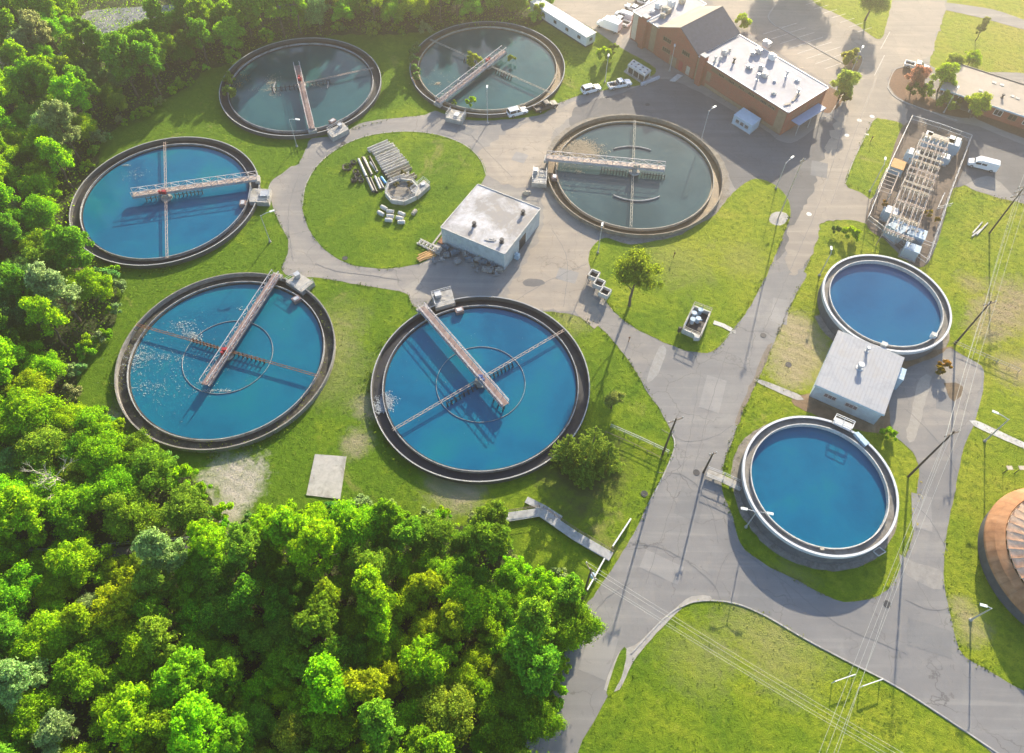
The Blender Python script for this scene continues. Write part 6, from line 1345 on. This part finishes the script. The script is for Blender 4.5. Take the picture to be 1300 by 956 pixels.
# single trees on the site
def single(kind, k, px, sc, col_, label, z=0): return plant(kind, k, tuple(P(*px) + Vector((0, 0, z))), random.uniform(0, 6), sc, col_, label)
LT = make_proto('lawn_tree', 'tree', 4.9, 6.0, 7.4, 12000, 44, .34, 'round', True, .7)
LT.location = P(799, 388); LT['label'] = 'airy yellow-green tree standing alone on the tree lawn, its trunk leaning'; LT.rotation_euler = (0, 0, 1.0)
for ch in LT.children: ch.color = (.26, .34, .03, 1)
single('broad', 2, (1064, 128), .86, (.36, .46, .08), 'full green tree at the corner of the flat brick wing')
single('bush', 0, (1079, 82), 1.6, (.34, .36, .07), 'olive shrub in the car park end bed'); single('bush', 0, (1068, 128), 1.1, (.16, .18, .04), 'low shrub at the foot of the tree by the brick wing corner')
single('broad', 1, (1098, 26), .85, (.34, .42, .08), 'dull olive tree on the triangular lawn beside the upper road')
single('broad', 2, (1156, 116), .72, (.50, .27, .18), 'small red-leaved tree in the mulch bed beside the white pickup')
single('broad', 2, (1190, 116), .82, YEL, 'bright yellow-green tree between the mulch bed and the tan-roofed building')
single('broad', 2, (1230, 150), .82, (.38, .47, .04), 'pale yellow-green tree in front of the low brick building')
single('broad', 2, (1206, 92), .66, (.36, .44, .07), 'olive tree behind the tan-roofed building, left one'); single('broad', 2, (1226, 88), .66, YEL, 'small lime tree behind the tan-roofed building, right one')
single('tall', 1, (1238, 52), .62, (.26, .30, .07), 'slender dark tree on the upper right lawn')
single('bush', 0, (1163, 124), 1.5, (.15, .24, .03), 'rounded green shrub in the mulch bed'); single('bush', 0, (1176, 120), 1.2, YEL, 'lime shrub at the right end of the mulch bed'); single('bush', 0, (1196, 136), 1.5, (.22, .32, .05), 'low dark shrub in front of the porch'); single('bush', 1, (1210, 140), 1.5, (.12, .18, .03), 'low green shrub right of the porch post')
single('bush', 0, (940, 36), 1.5, YEL, 'lime shrub behind the brick building roof'); single('bush', 0, (768, 80), 1.4, YEL, 'yellow-green shrub at the lamp post near the white vehicles'); single('bush', 1, (778, 70), 1.6, (.16, .24, .03), 'green shrub above the lamp post near the white vehicles')
single('fine', 1, (776, 518), .55, (.34, .40, .10), 'small pale feathery tree alone on the shaded grass right of the front tank')
single('bush', 1, (1060, 298), 1.1, (.10, .20, .04), 'green shrub by the pinkish drive below the narrow lawn'); single('bush', 0, (1080, 305), 1.2, YEL, 'yellow-green shrub by the near left substation fence')
single('bush', 1, (1196, 470), 1.3, (.36, .22, .03), 'orange-yellow shrub at the foot of the upper raised tank'); single('bush', 1, (1188, 474), 1.0, (.30, .22, .03), 'smaller yellow shrub left of the orange one by the raised tank'); single('bush', 0, (1128, 556), .9, GREEN, 'green shrub at the corner of the pump house')
single('bush', 1, (1120, 262), .8, (.34, .22, .05), 'dry orange shrub inside the substation, left'); single('bush', 1, (1177, 275), 1.0, (.33, .25, .04), 'yellow shrub inside the substation, right of the frame'); single('bush', 1, (1188, 284), .8, (.33, .25, .04), 'smaller yellow shrub by the right substation fence')
for k_, (px, py, sc_) in enumerate(((1003, -22, 1.2), (1030, -30, 1.3), (978, -18, 1.0))): single('broad', k_ % 2, (px, py), sc_, (.2, .25, .05), ['middle of three trees beyond the car park', 'rightmost of three trees beyond the car park', 'leftmost of three trees beyond the car park'][k_])
# plants growing inside tanks
single('bush', 0, (295, 106), 1.05, (.24, .36, .05), 'round green bush in the murky tank, upper of two', .3); single('bush', 0, (294, 126), 1.15, (.22, .34, .06), 'round green bush in the murky tank, lower of two', .3)
single('bush', 0, (600, 84), 1.35, (.30, .37, .04), 'large yellow-green bush in the tank with reeds, left of its walkway', .3); single('bush', 1, (649, 82), 1.25, (.26, .33, .05), 'upright olive bush in the tank with reeds, right of its walkway', .3)
single('bush', 1, (600, 138), 1.5, (.28, .46, .02), 'bright green bush at the lower rim of the tank with reeds', .3); single('bush', 1, (577, 135), .7, (.2, .32, .03), 'small bright bush at the foot of the reed tank walkway', .3)
for i, (px, py, s_) in enumerate(((530, 66, 1.0), (527, 76, 1.1), (526, 86, 1.2), (527, 96, 1.1), (530, 104, .9))): single('bush', 1, (px, py), s_*1.3, (.17, .30, .08), f'reed clump along the left wall of the tank with reeds, {ORD[i]} from the top', .3)
for i, (px, py) in enumerate(((512, 226), (505, 240), (520, 240))): single('bush', 1, (px, py), .75, (.20, .19, .08), ['upper dry weed clump in the octagonal basin', 'left dry weed clump in the octagonal basin', 'right dry weed clump in the octagonal basin'][i], .5)
# pines
def pine(px, H_, R_, label, seed):
    q = P(*px); t = thing('pine_tree', label, 'pine tree', (q.x, q.y, 0), 0, 'pines beside the front blue tank'); C_, N_, S_ = [], [], []
    nlev = 16
    for l in range(nlev):
        f = l/nlev; z = .8 + (H_ - 1)*f; rl = R_*(1 - f)**.8*rng.uniform(.85, 1.1); nb = int(5 + 6*(1 - f))
        for b in range(nb):
            a_ = rng.uniform(0, 6.28); L_ = rl*rng.uniform(.7, 1.2); m_ = int(50 + 90*L_/R_); s = rng.uniform(.15, 1, m_)**.7; w_ = .26*L_*s*(1.12 - s)*1.1
            lat = rng.uniform(-1, 1, m_)*w_*1.3; zz = z + .25*L_*s**2 - .28*L_*s + rng.normal(size=m_)*.10
            C_.append(np.stack([np.cos(a_)*s*L_ - np.sin(a_)*lat, np.sin(a_)*s*L_ + np.cos(a_)*lat, zz], 1)); d = rdir(m_, 1.0); d[:, 0] += np.cos(a_)*.6; d[:, 1] += np.sin(a_)*.6; N_.append(d); S_.append(rng.uniform(.2, .42, m_))
    cm = quads_mesh('crown', np.concatenate(C_), np.concatenate(N_), np.concatenate(S_), NEEDLE, .38); c = bpy.data.objects.new('crown', cm); COL.objects.link(c); c.parent = t; c.color = (.24, .33, .045, 1)
    mb = MB(); mb.tube((0, 0, -.1), (0, 0, H_*.95), .26, .04, 8); mb.build('trunk', BARK, t, local=True); return t
pine((748, 586), 12.0, 3.9, 'tallest dark pine in the clump beside the front blue tank', 1); pine((718, 584), 8.8, 3.0, 'left pine of the clump, overhanging the tank rim', 2)
pine((768, 592), 8.6, 3.1, 'right pine of the clump, toward the road', 3); pine((740, 606), 6.8, 2.8, 'lowest front pine of the clump', 4); pine((722, 800), 8, 2.2, 'slim dark conifer at the road edge by the dark wooden pole', 5)
# dead trees
def dead(px, H_, label, rz):
    q = P(*px); mb = MB(); random.seed(int(rz*100))
    def br(a, d, L_, r_, lev):
        b = a + d*L_; limb(mb, a, b, r_, r_*.6, 5, 3, .07)
        if lev == 0: return
        for k in range(3 if lev > 1 else 4):
            nd = (d + Vector((random.uniform(-1, 1), random.uniform(-1, 1), random.uniform(-.2, .6)))*.75).normalized(); br(a.lerp(b, random.uniform(.55, 1)), nd, L_*random.uniform(.5, .75), r_*.55, lev - 1)
    br(Vector((0, 0, -.1)), Vector((.1, 0, 1)), H_*.42, .26, 4)
    o = mb.build('dead_tree', DEADW, None, loc=(q.x, q.y, 0), local=True); tag(o, label, 'dead tree', 'bare bleached trees in the wood')
dead((100, 632), 15, 'bleached bare tree in the wood below the scum-flecked tank', 1.1); dead((6, 432), 15, 'bleached bare tree in the wood at the left edge', 2.3); dead((26, 138), 14, 'bare grey tree in the wood at the upper left', 3.2); dead((14, 120), 13, 'second bare grey tree at the upper left edge, farther left', 4.1)
# undergrowth on the wood floor, weeds along edges, floating debris
def cover(name, polys, dens, size, hmax, color, label, cat, mat=LEAF, pos=None):
    C_ = []
    for poly in polys:
        pw = np.array([tuple(P(*q)[:2]) for q in poly]); lo, hi = pw.min(0), pw.max(0); n = int((hi[0] - lo[0])*(hi[1] - lo[1])*dens); q = rng.uniform(lo, hi, (n, 2)); ins = np.zeros(n, bool); j = len(pw) - 1
        for i in range(len(pw)):
            xi, yi = pw[i]; xj, yj = pw[j]; c_ = ((yi > q[:, 1]) != (yj > q[:, 1])) & (q[:, 0] < (xj - xi)*(q[:, 1] - yi)/(yj - yi + 1e-9) + xi); ins ^= c_; j = i
        C_.append(q[ins])
    q = np.concatenate(C_); h = hmax*(.5 + .5*np.sin(q[:, 0]*.55)*np.sin(q[:, 1]*.62 + 1))*rng.uniform(.2, 1, len(q)); C3 = np.column_stack([q, h + .05]); me = quads_mesh(name, C3, rdir(len(q), 1.0), size*rng.uniform(.6, 1.3, len(q)), mat)
    o = bpy.data.objects.new(name, me); COL.objects.link(o); o.color = (*color, 1); return tag(o, label, cat, None, 'stuff')
def clipf(poly): return [(max(-90, min(1390, a)), max(-60, min(1040, b))) for a, b in poly]
cover('undergrowth', [clipf(WOOD_W)], 3.4, .42, 3.6, (.22, .40, .02), 'low leafy undergrowth covering the floor of the wood left of the tanks', 'undergrowth')
cover('undergrowth', [clipf(WOOD_S)], 3.6, .42, 4.2, (.24, .43, .02), 'low leafy undergrowth covering the floor of the wood below the lawn', 'undergrowth')
def line_cover(name, lines, dens, wd, size, h, color, label, cat, z=0.0, mat=LEAF):
    C_ = []
    for ln in lines:
        for a, b in zip(ln[:-1], ln[1:]):
            A, B = (Vector(a), Vector(b)) if len(a) == 3 else (P(*a), P(*b)); L_ = (B - A).length; n = int(L_*dens*wd) + 1; s = rng.uniform(0, 1, n); q = np.array(A)[None, :2]*(1 - s[:, None]) + np.array(B)[None, :2]*s[:, None] + rng.normal(size=(n, 2))*wd*.35
            m_ = (np.sin(q[:, 0]*.9 + 2*np.sin(q[:, 1]*.7)) + rng.normal(size=n)*.5) > -.3; q = q[m_]; C_.append(np.column_stack([q, z + h*rng.uniform(.05, 1, len(q))]))
    C3 = np.concatenate(C_); me = quads_mesh(name, C3, rdir(len(C3), .6), size*rng.uniform(.6, 1.4, len(C3)), mat); o = bpy.data.objects.new(name, me); COL.objects.link(o); o.color = (*color, 1); return tag(o, label, cat, None, 'stuff')
def circ(c, rr, a0, a1, n=24): return [Vector((c[0] + rr*math.cos(a0 + (a1 - a0)*i/n), c[1] + rr*math.sin(a0 + (a1 - a0)*i/n), 0)) for i in range(n + 1)]
line_cover('weeds', [circ(TK[1], 19.7, 2.6, 4.2), circ(TK[2], 19.6, 3.3, 5.6), circ(TK[3], 19.6, 3.6, 5.2), circ(TK[5], 20.2, .1, 1.6), circ(TK[5], 21.5, .2, 1.3)], 9, 1.6, .34, .7, (.12, .19, .02), 'rank weeds growing round the outer walls of the tanks', 'weeds')
line_cover('weeds', [circ(TK[2], 17.9, -.9, .75, 30), circ(TK[2], 17.9, 2.6, 5.2, 30)], 3, 1.0, .26, .45, (.20, .26, .04), 'small weeds sprouting in the channel of the scum-flecked tank', 'weeds', .34)
line_cover('weeds', [[(751, 346), (751, 316)], [(771, 385), (801, 413), (852, 438)], [(1003, 272), (994, 300), (975, 345), (955, 384)], [(979, 450), (950, 505), (930, 560), (920, 600)], [(1160, 673), (1148, 711), (1132, 741), (1100, 760)], [(1204, 663), (1198, 728), (1205, 770), (1214, 812)], [(741, 770), (728, 797), (708, 850)], [(1209, 437), (1250, 455), (1292, 473)], [(852, 785), (868, 772), (893, 766), (931, 766), (969, 781), (1021, 811)]],
           7, .8, .26, .4, (.17, .22, .02), 'yellowish weeds along the edges of the roads and the pipe rail', 'weeds')
line_cover('dry_reeds', [[P(301, 100), P(318, 96)], [P(303, 112), P(312, 104)]], 30, 1.6, .3, .4, (.33, .26, .14), 'flattened brown reeds in the murky tank behind its two bushes', 'reeds', .32)
line_cover('flower_patch', [[(1145, 715), (1130, 738), (1105, 752)], [(1166, 600), (1160, 660), (1152, 690)]], 3, 1.4, .24, .4, (.42, .36, .02), 'yellow wildflowers in the verge round the lower raised tank', 'flowers')
LAWNS = [[(384, 262), (403, 210), (465, 173), (555, 171), (610, 203), (607, 238), (549, 322), (510, 339), (450, 337), (396, 298)],
  [(751, 320), (858, 300), (930, 245), (985, 236), (1003, 272), (975, 345), (930, 419), (898, 448), (852, 439), (801, 413), (771, 385)],
  [(805, 833), (868, 772), (931, 768), (1021, 812), (1130, 869), (1240, 942), (1200, 1000), (700, 1000)], [(1214, 812), (1198, 728), (1222, 574), (1245, 520), (1340, 580), (1340, 880), (1240, 845)],
  [(90, 420), (150, 345), (330, 260), (366, 318), (407, 353), (518, 374), (640, 400), (733, 401), (801, 462), (838, 520), (853, 560), (822, 640), (775, 705), (690, 690), (640, 655), (440, 650), (330, 665), (150, 545)],
  [(1015, 385), (1045, 300), (1100, 285), (1060, 345), (1040, 420), (1020, 500), (985, 540), (930, 640), (920, 600), (945, 520)], [(120, 220), (200, 130), (280, 85), (345, 55), (520, 42), (540, 60), (520, 140), (400, 175), (340, 230), (330, 200), (280, 170), (150, 190)], [(1211, 242), (1300, 260), (1340, 300), (1340, 460), (1220, 440), (1200, 340)],
  [(690, 40), (757, 42), (830, 90), (800, 108), (705, 130)]]
cover('grass_tufts', LAWNS, 2.6, .20, .10, (1, 1, 1), 'uneven tufts of grass over the lawns between tanks and roads', 'grass', GRASS)
line_cover('grass_edge', [[(384, 262), (388, 236), (403, 210), (430, 188), (465, 173), (512, 167), (555, 171), (590, 184), (610, 203), (617, 222)], [(535, 335), (510, 340), (484, 342), (450, 338), (420, 324), (396, 299), (384, 262)], [(366, 318), (358, 343)], [(407, 353), (458, 362), (518, 374), (524, 388), (541, 394)], [(345, 257), (354, 282), (366, 300), (366, 318)],
  [(379, 208), (390, 186)], [(443, 165), (501, 150), (539, 146)], [(700, 397), (733, 401), (763, 417), (801, 462), (838, 520), (853, 550), (856, 566), (843, 601), (822, 640), (804, 678)], [(801, 413), (771, 385), (751, 346)], [(1003, 272), (975, 345), (930, 419), (911, 442), (898, 448), (852, 438)], [(1073, 233), (1083, 205), (1107, 155)], [(1073, 233), (1112, 249)],
  [(1030, 323), (1010, 374), (979, 442), (964, 478), (944, 520), (919, 587), (917, 622), (940, 690), (970, 716), (1046, 755), (1092, 763)], [(703, 134), (739, 119), (812, 108)], [(1211, 240), (1270, 252), (1300, 259)], [(1214, 812), (1224, 833), (1249, 848), (1290, 872)]], 9, .7, .28, .22, (1, 1, 1), 'ragged grass edge along the roads and paths', 'grass', 0.03, GRASS)
# flakes on the water
FOAM = simple('floating_scum', (.42, .45, .43), .9, .25, 2); FOAMB = simple('floating_brown_scum', (.48, .40, .28), .9, .3, 2.5, stain=(.3, .24, .16))
def flakes(name, spots_, label, cat, mat, z=WL + .02, flat=.12):
    C_, S_ = [], []
    for px, py, sx_, sy_, n, sz in spots_:
        c_ = P(px, py, z); n = int(n*3.4); q = rng.normal(size=(n, 2))*np.array([sx_, sy_]); q[::2] = q[1::2][:len(q[::2])] + rng.normal(size=q[::2].shape)*.16 if n % 2 == 0 else q[::2]; q = q + np.array([c_.x, c_.y]); C_.append(np.column_stack([q, np.full(n, z) + rng.uniform(0, flat, n)])); S_.append(sz*rng.uniform(.4, 1.6, n))
    C3 = np.concatenate(C_); me = quads_mesh(name, C3, rdir(len(C3), 6.0), np.concatenate(S_)*.46, mat, .8); o = bpy.data.objects.new(name, me); COL.objects.link(o); return tag(o, label, cat, None, 'stuff')
flakes('floating_scum', [(232, 415, 1.6, .8, 60, .35), (244, 424, 1.0, .5, 50, .35), (248, 430, .5, .4, 30, .4), (172, 455, 1.3, 2.0, 150, .32), (190, 452, 3.0, .5, 70, .25), (210, 455, 2.5, .6, 50, .25), (186, 492, 2.5, .8, 50, .3), (205, 488, 3.0, 2.6, 50, .25), (240, 460, 5, 4, 90, .2), (262, 487, 1, .3, 14, .35), (276, 496, 1.6, .12, 60, .3), (306, 393, .5, .15, 6, .4)], 'white flecks of scum floating on the left half of the blue tank', 'scum', FOAM)
flakes('floating_scum', [(738, 190, 2.2, 1.4, 900, .42), (732, 196, 1.6, .9, 300, .4), (748, 194, 1.2, .9, 300, .4), (738, 183, 1.0, .8, 250, .4), (715, 210, 3.2, 1.0, 60, .25), (735, 219, .5, .25, 20, .4), (720, 232, 2.5, 2.5, 30, .25)], 'pale brown raft of foam against the walkway of the silver-truss tank', 'scum', FOAMB, WL + .02, .16)
flakes('floating_scum', [(489, 512, .8, .75, 330, .32), (484, 520, .5, .4, 100, .3), (492, 506, .4, .6, 70, .3), (488, 503, .6, .5, 30, .3), (560, 455, 8, 6, 24, .2)], 'grey patch of foam at the left wall of the front blue tank', 'scum', simple('grey_foam', (.40, .44, .46), .8, .2, 3))
flakes('floating_scum', [(345, 105, .8, 1.5, 110, .3), (350, 118, .8, .8, 60, .25), (335, 114, 2.0, .3, 40, .25), (404, 108, 1, .4, 30, .3), (545, 100, 3, 2, 50, .25), (556, 106, .3, .25, 60, .35)], 'scattered debris floating in the two upper murky tanks', 'scum', FOAMB)
flakes('floating_scum', [(160, 210, .4, .15, 14, .35), (170, 222, 1.6, .9, 25, .3)], 'small white flecks near the far wall of the wood-edge blue tank', 'scum', FOAM)

# ================================================================== HAZE
HAZE = True
if HAZE:
    mb = MB(); mb.box((10, 110, 56), (560, 480, 114))
    m = bpy.data.materials.new('haze'); m.use_nodes = True; m.node_tree.nodes.clear(); o_ = m.node_tree.nodes.new('ShaderNodeOutputMaterial'); pv = m.node_tree.nodes.new('ShaderNodeVolumePrincipled')
    pv.inputs['Color'].default_value = (1.0, .90, .74, 1); pv.inputs['Density'].default_value = .0010; pv.inputs['Anisotropy'].default_value = .83
    m.node_tree.links.new(pv.outputs[0], o_.inputs['Volume']); hz = mb.build('haze', m); hz['kind'] = 'stuff'
